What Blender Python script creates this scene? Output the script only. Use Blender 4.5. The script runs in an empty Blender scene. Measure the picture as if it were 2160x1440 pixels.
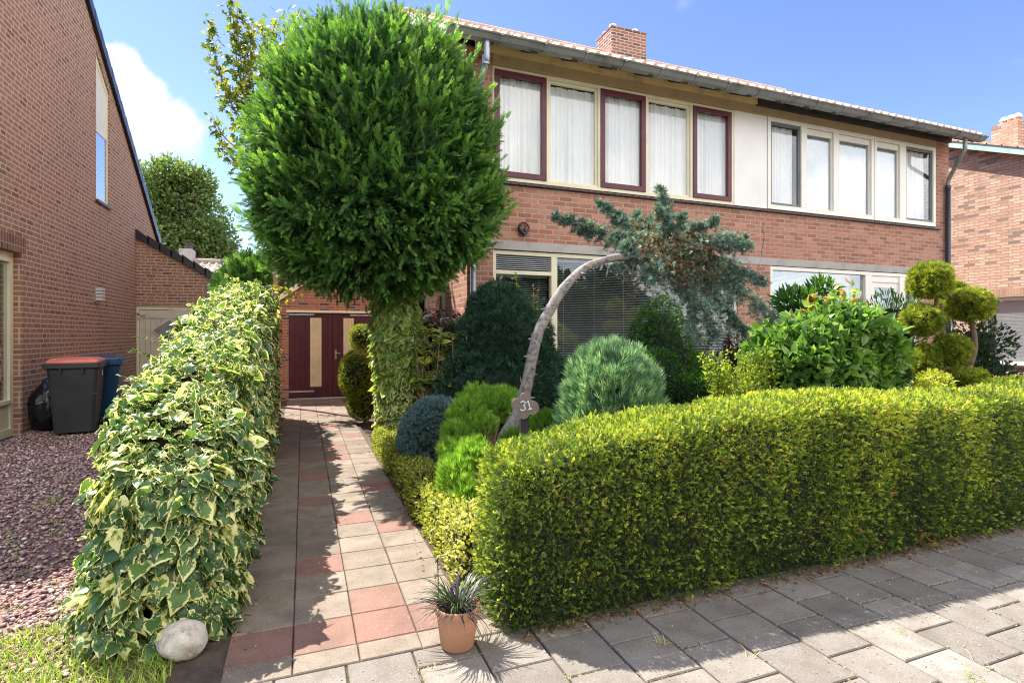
import bpy, math, random
import numpy as np
from mathutils import Vector
random.seed(7)
rng = np.random.default_rng(11)
R = math.radians
SC = bpy.context.scene
COL = SC.collection

# ------------------------------------------------------------------ camera
YAW = R(21.02); S = math.sin(YAW); C = math.cos(YAW)
F = 1145.0; HC = 1.5; HOR = 705.0
cam_d = bpy.data.cameras.new('camera'); cam = bpy.data.objects.new('camera', cam_d); COL.objects.link(cam)
cam.location = (0, 0, HC); cam.rotation_euler = (R(90), 0, -YAW)
cam_d.sensor_width = 36; cam_d.lens = 36 * F / 2160; cam_d.shift_y = -15 / 2160
cam_d.clip_start = 0.05; cam_d.clip_end = 2000
SC.camera = cam
# ------------------------------------------------------------------ light
SUNV = Vector((-0.40, 0.58, 1.0)).normalized()
SUN_EL = math.asin(SUNV.z); SUN_AZ = math.atan2(SUNV.x, SUNV.y)
sl = bpy.data.lights.new('sun', 'SUN'); sun = bpy.data.objects.new('sun', sl); COL.objects.link(sun)
sl.energy = 5.0; sl.angle = R(0.5); sl.color = (1.0, 0.955, 0.88)
sun.rotation_euler = SUNV.to_track_quat('Z', 'Y').to_euler()
W_ = bpy.data.worlds.new('World'); SC.world = W_; W_.use_nodes = True
nt = W_.node_tree; nt.nodes.clear()
def N(nt, t, **kw):
    n = nt.nodes.new(t)
    for k, v in kw.items(): setattr(n, k, v)
    return n
out = N(nt, 'ShaderNodeOutputWorld'); bg = N(nt, 'ShaderNodeBackground'); bg.inputs[1].default_value = 0.15
sky = N(nt, 'ShaderNodeTexSky', sky_type='NISHITA', sun_disc=False)
sky.sun_elevation = SUN_EL; sky.sun_rotation = SUN_AZ; sky.air_density = 1.0; sky.dust_density = 0.2; sky.ozone_density = 2.0
tc = N(nt, 'ShaderNodeTexCoord')
def math_(nt, op, a, b=None, clamp=False):
    m = N(nt, 'ShaderNodeMath', operation=op); m.use_clamp = clamp
    for i, v in enumerate((a, b)):
        if v is None: continue
        if isinstance(v, (int, float)): m.inputs[i].default_value = v
        else: nt.links.new(v, m.inputs[i])
    return m.outputs[0]
# cumulus puffs in view plus unseen fill-light lobes, fixed at compass directions of the sky, edges broken by noise
def direction(px, py):
    t = (px - 1080) / F; v = Vector((t * C + S, C - t * S, (HOR - py) / F)); return v.normalized()
nz = N(nt, 'ShaderNodeTexNoise'); nz.inputs['Scale'].default_value = 9.0; nz.inputs['Detail'].default_value = 8; nz.inputs['Roughness'].default_value = 0.58
nt.links.new(tc.outputs['Generated'], nz.inputs['Vector'])
def lobe(v, rad, soft):
    d = N(nt, 'ShaderNodeVectorMath', operation='DISTANCE'); nt.links.new(tc.outputs['Generated'], d.inputs[0]); d.inputs[1].default_value = v
    e = math_(nt, 'ADD', d.outputs['Value'], math_(nt, 'MULTIPLY', math_(nt, 'SUBTRACT', nz.outputs['Fac'], 0.5), 0.11))
    mr = N(nt, 'ShaderNodeMapRange', interpolation_type='SMOOTHSTEP')
    nt.links.new(e, mr.inputs['Value']); mr.inputs['From Min'].default_value = rad; mr.inputs['From Max'].default_value = rad - soft
    return mr.outputs['Result']
NSM = 6
lobes = [(direction(262, 172), 0.046, .014), (direction(285, 225), 0.060, .016), (direction(350, 262), 0.048, .018), (direction(300, 280), 0.060, .05), (direction(375, 292), 0.038, .035), (direction(240, 250), 0.055, .03),
         (direction(1440, 10), 0.02, .035), (direction(2156, 128), 0.022, .035),
         (Vector((.42, -.62, .45)).normalized(), .62, .3), (Vector((.9, -.42, .35)).normalized(), .50, .25), (Vector((.98, -.05, .75)).normalized(), .40, .25), (Vector((-.3, -.9, .4)).normalized(), .62, .3), (Vector((0, -.5, .9)).normalized(), .5, .3)]  # out-of-view clouds: window reflections, and extra brightness added to fill the shaded walls
acc = None
acc_b = None
for i, (v, r_, s_) in enumerate(lobes):
    o = lobe(v, r_, s_)
    if i in (NSM, NSM + 1): o = math_(nt, 'MULTIPLY', o, 0.35)
    if i < NSM + 2: acc = o if acc is None else math_(nt, 'MAXIMUM', acc, o)
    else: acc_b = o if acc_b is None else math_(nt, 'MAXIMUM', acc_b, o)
mx = N(nt, 'ShaderNodeMix', data_type='RGBA'); nt.links.new(math_(nt, 'MULTIPLY', acc, 0.93), mx.inputs[0])
# hue shift, more saturation and lower value for a deeper blue
hs = N(nt, 'ShaderNodeHueSaturation'); hs.inputs['Saturation'].default_value = 1.13; hs.inputs['Value'].default_value = .68; hs.inputs['Hue'].default_value = .517
nt.links.new(sky.outputs[0], hs.inputs['Color'])
nt.links.new(hs.outputs[0], mx.inputs[6])
cs_ = N(nt, 'ShaderNodeMapRange'); nt.links.new(nz.outputs['Fac'], cs_.inputs['Value']); cs_.inputs['From Min'].default_value = .3; cs_.inputs['From Max'].default_value = .65
cm_ = N(nt, 'ShaderNodeMix', data_type='RGBA'); nt.links.new(cs_.outputs[0], cm_.inputs[0]); cm_.inputs[6].default_value = (2.35, 2.4, 2.6, 1); cm_.inputs[7].default_value = (3.1, 3.1, 3.1, 1); nt.links.new(cm_.outputs[2], mx.inputs[7])
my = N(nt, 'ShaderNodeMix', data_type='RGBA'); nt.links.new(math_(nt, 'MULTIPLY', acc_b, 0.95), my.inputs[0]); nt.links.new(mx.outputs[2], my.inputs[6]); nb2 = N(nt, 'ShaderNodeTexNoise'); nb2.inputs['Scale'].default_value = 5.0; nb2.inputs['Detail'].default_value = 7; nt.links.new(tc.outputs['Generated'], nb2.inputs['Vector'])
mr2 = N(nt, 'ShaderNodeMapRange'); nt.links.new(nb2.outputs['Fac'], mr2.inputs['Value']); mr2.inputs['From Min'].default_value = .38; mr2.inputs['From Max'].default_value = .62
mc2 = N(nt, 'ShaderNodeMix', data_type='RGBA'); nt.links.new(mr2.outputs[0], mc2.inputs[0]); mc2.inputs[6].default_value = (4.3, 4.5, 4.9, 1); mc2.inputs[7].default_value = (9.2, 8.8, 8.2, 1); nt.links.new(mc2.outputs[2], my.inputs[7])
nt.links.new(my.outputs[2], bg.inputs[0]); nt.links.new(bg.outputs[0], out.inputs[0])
SC.view_settings.view_transform = 'Standard'; SC.view_settings.look = 'None'
SC.view_settings.exposure = 1.4; SC.view_settings.gamma = 1.0
SC.view_settings.use_curve_mapping = False
SC.cycles.max_bounces = 8; SC.cycles.transparent_max_bounces = 12; SC.cycles.use_denoising = True; SC.cycles.denoising_prefilter = 'NONE'; SC.cycles.denoising_input_passes = 'RGB_ALBEDO_NORMAL'; SC.cycles.filter_width = 1.1

# ------------------------------------------------------------------ measuring helpers
def fx(px, Y):
    t = (px - 1080) / F; z = Y / (C - t * S); return z * (t * C + S)
def fz(py, px, Y):
    t = (px - 1080) / F; z = Y / (C - t * S); return HC + (HOR - py) * z / F
def sy(px, X):
    t = (px - 1080) / F; z = X / (t * C + S); return z * (C - t * S)
def sz(py, px, X):
    t = (px - 1080) / F; z = X / (t * C + S); return HC + (HOR - py) * z / F
def W(px, py, z):
    r = (px - 1080) * z / F
    return np.array((r * C + z * S, z * C - r * S, HC + (HOR - py) * z / F))

# ------------------------------------------------------------------ materials
def newmat(name):
    m = bpy.data.materials.new(name); m.use_nodes = True; t = m.node_tree; t.nodes.clear()
    o = N(t, 'ShaderNodeOutputMaterial'); b = N(t, 'ShaderNodeBsdfPrincipled'); t.links.new(b.outputs[0], o.inputs[0])
    return m, t, b, o
def ramp(t, src, stops):
    r = N(t, 'ShaderNodeValToRGB'); e = r.color_ramp.elements
    e[0].position, e[0].color = stops[0][0], (*stops[0][1], 1); e[1].position, e[1].color = stops[-1][0], (*stops[-1][1], 1)
    for p, c in stops[1:-1]:
        x = e.new(p); x.color = (*c, 1)
    t.links.new(src, r.inputs[0]); return r.outputs[0]
def noise(t, scale, detail=5, rough=.6, vec=None, coord='Object', dist=0.0):
    n = N(t, 'ShaderNodeTexNoise'); n.inputs['Scale'].default_value = scale; n.inputs['Detail'].default_value = detail; n.inputs['Roughness'].default_value = rough
    n.inputs['Distortion'].default_value = dist
    if vec is None:
        c = N(t, 'ShaderNodeTexCoord'); vec = c.outputs[coord]
    t.links.new(vec, n.inputs['Vector']); return n.outputs['Fac']
def mixc(t, f, a, b, mode='MIX'):
    m = N(t, 'ShaderNodeMix', data_type='RGBA', blend_type=mode)
    if isinstance(f, (int, float)): m.inputs[0].default_value = f
    else: t.links.new(f, m.inputs[0])
    for i, v in ((6, a), (7, b)):
        if isinstance(v, tuple): m.inputs[i].default_value = (*v, 1)
        else: t.links.new(v, m.inputs[i])
    return m.outputs[2]
def bump(t, b, h, strength=.3, dist=.01):
    n = N(t, 'ShaderNodeBump'); n.inputs['Strength'].default_value = strength; n.inputs['Distance'].default_value = dist
    t.links.new(h, n.inputs['Height']); t.links.new(n.outputs[0], b.inputs['Normal'])
def paint(name, c, rough=.5, var=.12, scale=6, metal=0.0, bstr=.08, c2=None, spec=.5):
    m, t, b, o = newmat(name)
    n = noise(t, scale, 6, .65); d = c2 or tuple(max(0, x * (1 - 2.2 * var)) for x in c); l = tuple(min(1, x * (1 + var)) for x in c)
    t.links.new(ramp(t, n, [(.3, d), (.5, c), (.75, l)]), b.inputs['Base Color'])
    b.inputs['Roughness'].default_value = rough; b.inputs['Metallic'].default_value = metal; b.inputs['Specular IOR Level'].default_value = spec
    bump(t, b, noise(t, scale * 12, 4), bstr, .004)
    return m
def attr(t, name):
    a = N(t, 'ShaderNodeAttribute'); a.attribute_name = name; return a.outputs['Fac']
def leafmat(name, stops, rough=.5, trans=.35, spec=.35, tboost=1.5):
    m, t, b, o = newmat(name)
    col = ramp(t, attr(t, 'tint'), stops)
    t.links.new(col, b.inputs['Base Color']); b.inputs['Roughness'].default_value = rough; b.inputs['Specular IOR Level'].default_value = spec
    tr = N(t, 'ShaderNodeBsdfTranslucent'); t.links.new(mixc(t, 1.0, col, (tboost, tboost * 1.05, tboost * .55), 'MULTIPLY'), tr.inputs[0])
    ms = N(t, 'ShaderNodeMixShader'); ms.inputs[0].default_value = trans
    t.links.new(b.outputs[0], ms.inputs[1]); t.links.new(tr.outputs[0], ms.inputs[2]); t.links.new(ms.outputs[0], o.inputs[0])
    return m
def brickmat(name, c1, c2, c3, mortar, bw=.23, rh=.0765, ms=.011, offset=.5, squash=1.0, sf=2, dark=.0, relief=.6, stain=.25, mort_smooth=.15):
    m, t, b, o = newmat(name)
    uv = N(t, 'ShaderNodeUVMap').outputs[0]
    # hand-made bricks are never straight: wobble the lookup a millimetre or two
    w = N(t, 'ShaderNodeTexNoise'); w.inputs['Scale'].default_value = 9; w.inputs['Detail'].default_value = 3; t.links.new(uv, w.inputs['Vector'])
    va = N(t, 'ShaderNodeVectorMath', operation='MULTIPLY_ADD'); t.links.new(w.outputs['Color'], va.inputs[0]); va.inputs[1].default_value = (.012, .008, 0); t.links.new(uv, va.inputs[2])
    bt = N(t, 'ShaderNodeTexBrick'); t.links.new(va.outputs[0], bt.inputs['Vector'])
    bt.offset = offset; bt.squash = squash; bt.squash_frequency = sf; bt.offset_frequency = 2
    bt.inputs['Scale'].default_value = 1; bt.inputs['Brick Width'].default_value = bw; bt.inputs['Row Height'].default_value = rh
    bt.inputs['Mortar Size'].default_value = ms; bt.inputs['Mortar Smooth'].default_value = mort_smooth
    bt.inputs['Color1'].default_value = (0, 0, 0, 1); bt.inputs['Color2'].default_value = (1, 1, 1, 1); bt.inputs['Mortar'].default_value = (.5, .5, .5, 1)
    per = bt.outputs['Color']
    d8 = tuple(x * .78 for x in c1); l8 = tuple(min(1, x * 1.12) for x in c2)
    col = ramp(t, per, [(.0, c3), (.03 + dark, c3), (.08 + dark, d8), (.32, c1), (.5, c2), (.68, c1), (.86, l8), (1.0, d8)])
    mp = N(t, 'ShaderNodeMapping'); mp.inputs['Scale'].default_value = (2.6, .28, 1); t.links.new(uv, mp.inputs[0])
    streak = noise(t, 1.0, 6, .7, mp.outputs[0])
    fine = noise(t, 26, 7, .7, uv); big = noise(t, 1.5, 7, .7, uv, dist=.6)
    col = mixc(t, math_(t, 'MULTIPLY', ramp_f(t, fine, .45, .75), .45), col, c3)
    col = mixc(t, math_(t, 'MULTIPLY', ramp_f(t, big, .35, .8), stain), col, tuple(x * .55 + .08 for x in c2))
    col = mixc(t, math_(t, 'MULTIPLY', ramp_f(t, streak, .50, .72), .42), col, tuple(x * .42 + .02 for x in c1))
    mcol = mixc(t, fine, tuple(x * .7 for x in mortar), tuple(min(1, x * 1.25) for x in mortar))
    col = mixc(t, bt.outputs['Fac'], col, mcol)
    t.links.new(col, b.inputs['Base Color']); b.inputs['Roughness'].default_value = .9; b.inputs['Specular IOR Level'].default_value = .2
    h = math_(t, 'SUBTRACT', math_(t, 'MULTIPLY', noise(t, 14, 6, .75, uv), .9), math_(t, 'MULTIPLY', bt.outputs['Fac'], .9))
    bump(t, b, h, relief, .012)
    return m
def ramp_f(t, src, a, b_):
    mr = N(t, 'ShaderNodeMapRange'); t.links.new(src, mr.inputs['Value']); mr.inputs['From Min'].default_value = a; mr.inputs['From Max'].default_value = b_; return mr.outputs['Result']
def glassmat(name, tint=(.985, .99, .99), base=.045, edge=.9):
    m, t, b, o = newmat(name); t.nodes.remove(b)
    g = N(t, 'ShaderNodeBsdfGlossy'); g.inputs['Roughness'].default_value = .012; g.inputs['Color'].default_value = (1, 1, 1, 1)
    tr = N(t, 'ShaderNodeBsdfTransparent'); tr.inputs[0].default_value = (*tint, 1)
    ge = N(t, 'ShaderNodeNewGeometry'); dt = N(t, 'ShaderNodeVectorMath', operation='DOT_PRODUCT'); t.links.new(ge.outputs['Normal'], dt.inputs[0]); t.links.new(ge.outputs['Incoming'], dt.inputs[1])
    ab = math_(t, 'ABSOLUTE', dt.outputs['Value']); f = math_(t, 'ADD', math_(t, 'MULTIPLY', math_(t, 'POWER', math_(t, 'SUBTRACT', 1.0, ab), 4.0), 1.0), .025 + base, True)
    n = noise(t, 1.6, 2, .5); bp = N(t, 'ShaderNodeBump'); bp.inputs['Strength'].default_value = .04; bp.inputs['Distance'].default_value = .05; t.links.new(n, bp.inputs['Height']); t.links.new(bp.outputs[0], g.inputs['Normal'])
    ms = N(t, 'ShaderNodeMixShader'); t.links.new(f, ms.inputs[0]); t.links.new(tr.outputs[0], ms.inputs[1]); t.links.new(g.outputs[0], ms.inputs[2]); t.links.new(ms.outputs[0], o.inputs[0])
    return m

M = {}
M['brick'] = brickmat('facade_brick', (.47, .175, .115), (.55, .255, .175), (.33, .135, .09), (.45, .37, .29), .235, .0765, .010, dark=.0, relief=.9, stain=.4)
M['brick_left'] = brickmat('left_brick', (.44, .20, .125), (.385, .17, .105), (.25, .11, .075), (.52, .45, .37), .235, .080, .012, .45, .62, 3, dark=.02, relief=1.0, stain=.35)
M['brick_garage'] = brickmat('garage_brick', (.42, .13, .07), (.46, .15, .08), (.10, .065, .06), (.36, .28, .22), .235, .068, .010, dark=.16, relief=.5)
M['brick_right'] = brickmat('neighbour_brick', (.60, .34, .23), (.68, .44, .32), (.24, .17, .14), (.34, .26, .20), .25, .078, .010, .38, dark=.05, relief=1.0)
M['brick_chimney'] = brickmat('chimney_brick', (.33, .13, .09), (.40, .19, .13), (.13, .08, .065), (.50, .42, .36), .235, .0765, .014, dark=.22, relief=1.0, stain=.3)
M['soldier'] = brickmat('soldier_brick', (.30, .115, .07), (.26, .095, .06), (.15, .06, .042), (.34, .27, .22), .080, .235, .012, .0, dark=.1, relief=.9)
M['cream'] = paint('cream_paint', (.66, .56, .36), .4, .06, 3)
M['cream_pale'] = paint('pale_cream_paint', (.80, .73, .52), .4, .05, 3)
M['offwhite'] = paint('offwhite_plastic', (.85, .81, .72), .35, .03, 2, bstr=.03)
M['white_panel'] = paint('white_panel', (.86, .83, .79), .5, .04, 1.5, bstr=.02)
M['maroon'] = paint('maroon_paint', (.115, .016, .026), .38, .16, 5)
M['maroon_door'] = paint('maroon_door_paint', (.075, .010, .022), .42, .15, 4)
M['ochre_panel'] = paint('ochre_panel', (.68, .55, .34), .5, .08, 5)
M['fascia'] = paint('ochre_fascia', (.82, .64, .32), .5, .1, 5)
M['dark_board'] = paint('dark_board', (.05, .045, .042), .6, .15, 5)
M['beam'] = paint('weathered_beam', (.48, .36, .21), .8, .09, 4, bstr=.3)
M['concrete'] = paint('concrete', (.42, .39, .36), .85, .12, 4, bstr=.3)
M['sill'] = paint('sill_tile', (.075, .045, .042), .5, .2, 9)
M['zinc'] = paint('zinc', (.29, .305, .30), .5, .18, 3, .55)
M['zinc_edge'] = paint('zinc_bracket', (.30, .32, .32), .5, .18, 3, .5)
M['zinc_pale'] = paint('pale_zinc', (.42, .46, .50), .45, .15, 5, .5)
M['pipe_dark'] = paint('dark_pipe', (.035, .042, .055), .4, .15, 4)
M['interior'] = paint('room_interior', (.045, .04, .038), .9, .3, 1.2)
M['slat'] = paint('blind_slat', (.45, .46, .47), .45, .05, 3)
M['slat_white'] = paint('white_blind', (.62, .64, .66), .6, .03, 3)
M['glass'] = glassmat('window_glass')
M['glass_bright'] = glassmat('bright_window_glass', (.95, .97, .97), .16)
M['bark_red'] = paint('bark_brown', (.20, .125, .08), .9, .3, 18, bstr=.8)
M['bark_grey'] = paint('bark_grey', (.29, .25, .225), .85, .35, 30, bstr=1.0, c2=(.085, .065, .055))
M['bark_tan'] = paint('bark_tan', (.30, .20, .12), .8, .22, 14, bstr=.5)
M['bin_grey'] = paint('bin_grey', (.04, .042, .047), .42, .14, 4, bstr=.2)
M['bin_blue'] = paint('bin_blue', (.012, .055, .13), .35, .12, 4)
M['bin_red'] = paint('bin_coral_lid', (.72, .20, .14), .35, .12, 4)
M['bag'] = paint('black_plastic', (.010, .011, .016), .16, .2, 10, bstr=.1)
M['terracotta'] = paint('terracotta', (.50, .24, .13), .8, .2, 9, bstr=.3, c2=(.38, .22, .15))
M['dead'] = paint('dark_core_brown', (.020, .018, .010), 1.0, .3, 12)  # near-black solid core inside foliage, added to block light and darken gaps
M['core_green'] = paint('dark_core_green', (.012, .020, .010), 1.0, .3, 12)  # green-black inner core; the shade between leaves is put into its colour
M['steel'] = paint('steel', (.55, .54, .52), .3, .06, 6, .8)
M['gate_paint'] = paint('taupe_gate_paint', (.62, .56, .45), .5, .08, 4)
M['black_tile'] = paint('black_roof_tile', (.018, .018, .022), .35, .2, 9)
M['mint'] = paint('mint_fascia', (.40, .55, .47), .5, .12, 4)
M['wall_light'] = paint('lamp_housing', (.62, .62, .62), .35, .06, 6)
M['sign'] = paint('weathered_sign', (.17, .135, .125), .45, .5, 30, bstr=.4, c2=(.30, .20, .16))
M['signwhite'] = paint('sign_digit', (.70, .67, .62), .5, .3, 30)
M['post'] = paint('dark_post', (.028, .020, .018), .6, .3, 14, bstr=.4)
m, t, b, o = newmat('garden_soil'); n1 = noise(t, 14, 8, .7)
t.links.new(ramp(t, n1, [(.3, (.05, .035, .025)), (.55, (.12, .085, .06)), (.75, (.17, .125, .09))]), b.inputs['Base Color']); b.inputs['Roughness'].default_value = .95
bump(t, b, noise(t, 40, 8, .8), .9, .02); M['soil'] = m
m, t, b, o = newmat('street_ground'); n1 = noise(t, 20, 8, .7)
t.links.new(ramp(t, n1, [(.3, (.10, .095, .09)), (.7, (.17, .16, .15))]), b.inputs['Base Color']); b.inputs['Roughness'].default_value = .95; M['asphalt'] = m
def slabmat(name, stops, speck=.55):
    m, t, b, o = newmat(name)
    col = ramp(t, attr(t, 'tint'), stops)
    sp = noise(t, 120, 4, .85); bigs = noise(t, 5, 6, .65)
    col = mixc(t, math_(t, 'MULTIPLY', ramp_f(t, sp, .52, .72), speck), col, (.46, .42, .37))
    col = mixc(t, math_(t, 'MULTIPLY', ramp_f(t, noise(t, 85, 4, .85), .50, .68), .55), col, (.07, .065, .06))
    col = mixc(t, math_(t, 'MULTIPLY', ramp_f(t, bigs, .42, .72), .65), col, (.10, .078, .058))
    chips = ramp_f(t, noise(t, 95, 2, .5), .70, .73)
    col = mixc(t, math_(t, 'MULTIPLY', chips, .7), col, (.55, .5, .45))
    t.links.new(col, b.inputs['Base Color']); b.inputs['Roughness'].default_value = .85; b.inputs['Specular IOR Level'].default_value = .3
    bump(t, b, math_(t, 'ADD', math_(t, 'MULTIPLY', sp, .6), bigs), .55, .006); return m
M['slab'] = slabmat('path_slab', [(0, (.215, .17, .125)), (.33, (.26, .205, .155)), (.62, (.185, .145, .11)), (.66, (.24, .13, .095)), (.9, (.27, .125, .095)), (1, (.19, .10, .08))], .4)
M['pave'] = slabmat('pavement_slab', [(0, (.165, .145, .125)), (.5, (.215, .19, .16)), (.9, (.26, .23, .195)), (1, (.29, .265, .23))], .6)
m, t, b, o = newmat('gravel_stone')
t.links.new(ramp(t, attr(t, 'tint'), [(0, (.09, .08, .10)), (.2, (.22, .13, .125)), (.45, (.36, .20, .175)), (.6, (.45, .28, .235)), (.8, (.36, .24, .20)), (.9, (.50, .40, .34)), (1, (.8, .72, .64))]), b.inputs['Base Color'])
b.inputs['Roughness'].default_value = .7; bump(t, b, noise(t, 120, 4), .3, .003); M['gravel'] = m
m, t, b, o = newmat('boulder_stone')
n1 = noise(t, 9, 9, .7, dist=1.2)
t.links.new(ramp(t, n1, [(.32, (.30, .20, .13)), (.46, (.66, .58, .48)), (.7, (.80, .76, .70))]), b.inputs['Base Color']); b.inputs['Roughness'].default_value = .8
bump(t, b, noise(t, 24, 9, .75, dist=.8), .9, .02); M['boulder'] = m
def tilemat(name, stops):
    m, t, b, o = newmat(name)
    n = noise(t, 3.5, 8, .75); n2 = noise(t, 40, 5, .7)
    col = ramp(t, n, stops); col = mixc(t, math_(t, 'MULTIPLY', ramp_f(t, n2, .5, .75), .4), col, (.16, .13, .10))
    t.links.new(col, b.inputs['Base Color']); b.inputs['Roughness'].default_value = .85; bump(t, b, n2, .3, .006); return m
M['tile'] = tilemat('clay_roof_tile', [(.3, (.42, .22, .15)), (.5, (.58, .36, .27)), (.7, (.66, .48, .40))])
M['tile_far'] = tilemat('pale_roof_tile', [(.3, (.24, .19, .16)), (.5, (.38, .31, .27)), (.7, (.48, .42, .37))])
# curtain: thin woven voile
m, t, b, o = newmat('voile_curtain'); b.inputs['Base Color'].default_value = (.93, .93, .92, 1); b.inputs['Roughness'].default_value = .9
tr = N(t, 'ShaderNodeBsdfTranslucent'); tr.inputs[0].default_value = (.85, .86, .86, 1); tp = N(t, 'ShaderNodeBsdfTransparent')
m1 = N(t, 'ShaderNodeMixShader'); m1.inputs[0].default_value = .12; t.links.new(b.outputs[0], m1.inputs[1]); t.links.new(tr.outputs[0], m1.inputs[2])
m2 = N(t, 'ShaderNodeMixShader'); m2.inputs[0].default_value = .05; t.links.new(m1.outputs[0], m2.inputs[1]); t.links.new(tp.outputs[0], m2.inputs[2]); t.links.new(m2.outputs[0], o.inputs[0]); M['curtain'] = m

# foliage colours (leaf colour varies leaf to leaf; 1.0 end = young tips)
M['f_cypress'] = leafmat('cypress_leaf', [(0, (.016, .048, .016)), (.3, (.05, .125, .035)), (.6, (.14, .29, .055)), (.97, (.36, .54, .11)), (1, (.30, .18, .07))], .5, .36, .35)
M['f_yewhedge'] = leafmat('yew_hedge_leaf', [(0, (.035, .06, .022)), (.35, (.09, .15, .03)), (.6, (.24, .33, .04)), (.85, (.58, .62, .08)), (.97, (.70, .64, .10)), (1, (.48, .19, .08))], .5, .42, .3, 1.35)
M['f_yewdark'] = leafmat('dark_yew_leaf', [(0, (.016, .045, .032)), (.5, (.045, .11, .07)), (.9, (.09, .19, .10)), (1, (.14, .24, .07))], .45, .2, .4)
M['f_topiary'] = leafmat('topiary_yew_leaf', [(0, (.08, .13, .02)), (.4, (.22, .26, .035)), (.7, (.48, .50, .06)), (.93, (.75, .70, .10)), (1, (.45, .22, .06))], .5, .35, .3)
M['f_golden'] = leafmat('golden_privet_leaf', [(0, (.13, .18, .03)), (.4, (.30, .34, .045)), (.75, (.60, .58, .12)), (1, (.80, .76, .34))], .4, .4, .4, 1.2)
M['f_blue'] = leafmat('blue_spruce_leaf', [(0, (.06, .12, .12)), (.5, (.12, .21, .22)), (.85, (.20, .31, .31)), (1, (.34, .42, .36))], .6, .2, .3)
M['f_lime'] = leafmat('lime_conifer_leaf', [(0, (.10, .22, .03)), (.4, (.22, .39, .05)), (.8, (.42, .58, .09)), (1, (.60, .68, .14))], .5, .4, .3)
M['f_juniper'] = leafmat('juniper_leaf', [(0, (.06, .14, .09)), (.4, (.15, .28, .16)), (.7, (.36, .52, .27)), (1, (.58, .70, .36))], .55, .3, .3)
M['f_cedar'] = leafmat('blue_cedar_leaf', [(0, (.06, .115, .10)), (.45, (.15, .235, .195)), (.7, (.35, .45, .35)), (.93, (.68, .74, .52)), (.96, (.30, .15, .065)), (1, (.22, .11, .05))], .6, .18, .3)
M['f_thuja'] = leafmat('thuja_leaf', [(0, (.03, .09, .02)), (.5, (.08, .20, .03)), (.9, (.17, .33, .045)), (1, (.30, .46, .06))], .5, .25, .3)
M['f_green'] = leafmat('box_leaf', [(0, (.02, .07, .012)), (.5, (.05, .14, .02)), (.9, (.12, .26, .03)), (1, (.25, .38, .05))], .4, .35, .4)
M['f_yellowgreen'] = leafmat('spirea_leaf', [(0, (.10, .17, .02)), (.5, (.22, .32, .03)), (1, (.48, .50, .05))], .45, .45, .35)
M['f_camellia'] = leafmat('camellia_leaf', [(0, (.045, .11, .03)), (.45, (.13, .25, .05)), (.8, (.32, .47, .09)), (.96, (.52, .64, .16)), (1, (.65, .30, .06))], .26, .38, .6)
M['f_purple'] = leafmat('barberry_leaf', [(0, (.03, .012, .02)), (.7, (.06, .025, .035)), (1, (.10, .04, .05))], .5, .2, .3)
M['f_dark'] = leafmat('laurel_leaf', [(0, (.012, .03, .010)), (.7, (.03, .07, .018)), (1, (.07, .13, .03))], .35, .2, .5)
M['f_maple'] = leafmat('maple_leaf', [(0, (.06, .10, .02)), (.5, (.16, .22, .03)), (1, (.38, .36, .04))], .45, .45, .35)
M['f_tree'] = leafmat('far_tree_leaf', [(0, (.05, .10, .03)), (.5, (.13, .20, .06)), (.85, (.33, .40, .13)), (1, (.50, .54, .22))], .5, .35, .3)
M['f_grass'] = leafmat('grass_blade', [(0, (.09, .19, .025)), (.5, (.26, .40, .045)), (.85, (.50, .56, .09)), (1, (.60, .50, .22))], .5, .4, .3)
M['f_mondo'] = leafmat('black_mondo_blade', [(0, (.012, .012, .015)), (.6, (.035, .033, .036)), (.86, (.07, .065, .065)), (.9, (.08, .17, .03)), (1, (.16, .26, .05))], .42, .1, .4)
M['f_litter'] = leafmat('fallen_leaf', [(0, (.10, .05, .025)), (.5, (.24, .12, .05)), (1, (.42, .28, .14))], .7, .15, .2)
def ivymat(name, green_d, green_l, cream, thr):
    m, t, b, o = newmat(name)
    e = attr(t, 'edge'); ti = attr(t, 'tint')
    n = noise(t, 34, 4, .65)
    f = math_(t, 'ADD', math_(t, 'ADD', e, math_(t, 'MULTIPLY', math_(t, 'SUBTRACT', n, .5), 2.3)), math_(t, 'MULTIPLY', ti, .62))
    g = mixc(t, ti, green_d, green_l); g = mixc(t, math_(t, 'MULTIPLY', ramp_f(t, noise(t, 35, 3), .45, .7), .4), g, (.14, .20, .11))
    col = mixc(t, ramp_f(t, f, thr, thr + .10), g, cream)
    t.links.new(col, b.inputs['Base Color']); b.inputs['Roughness'].default_value = .32; b.inputs['Specular IOR Level'].default_value = .5
    tr = N(t, 'ShaderNodeBsdfTranslucent'); t.links.new(mixc(t, 1.0, col, (1.25, 1.3, .6), 'MULTIPLY'), tr.inputs[0])
    ms = N(t, 'ShaderNodeMixShader'); ms.inputs[0].default_value = .36; t.links.new(b.outputs[0], ms.inputs[1]); t.links.new(tr.outputs[0], ms.inputs[2]); t.links.new(ms.outputs[0], o.inputs[0])
    return m
M['f_ivy'] = ivymat('variegated_ivy_leaf', (.05, .12, .05), (.19, .34, .05), (.84, .80, .36), .93)
M['f_ivy2'] = ivymat('green_ivy_leaf', (.12, .24, .03), (.36, .50, .06), (.66, .62, .30), 1.14)
M['f_aucuba'] = ivymat('spotted_aucuba_leaf', (.04, .11, .03), (.09, .20, .04), (.48, .46, .08), .86)

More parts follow.
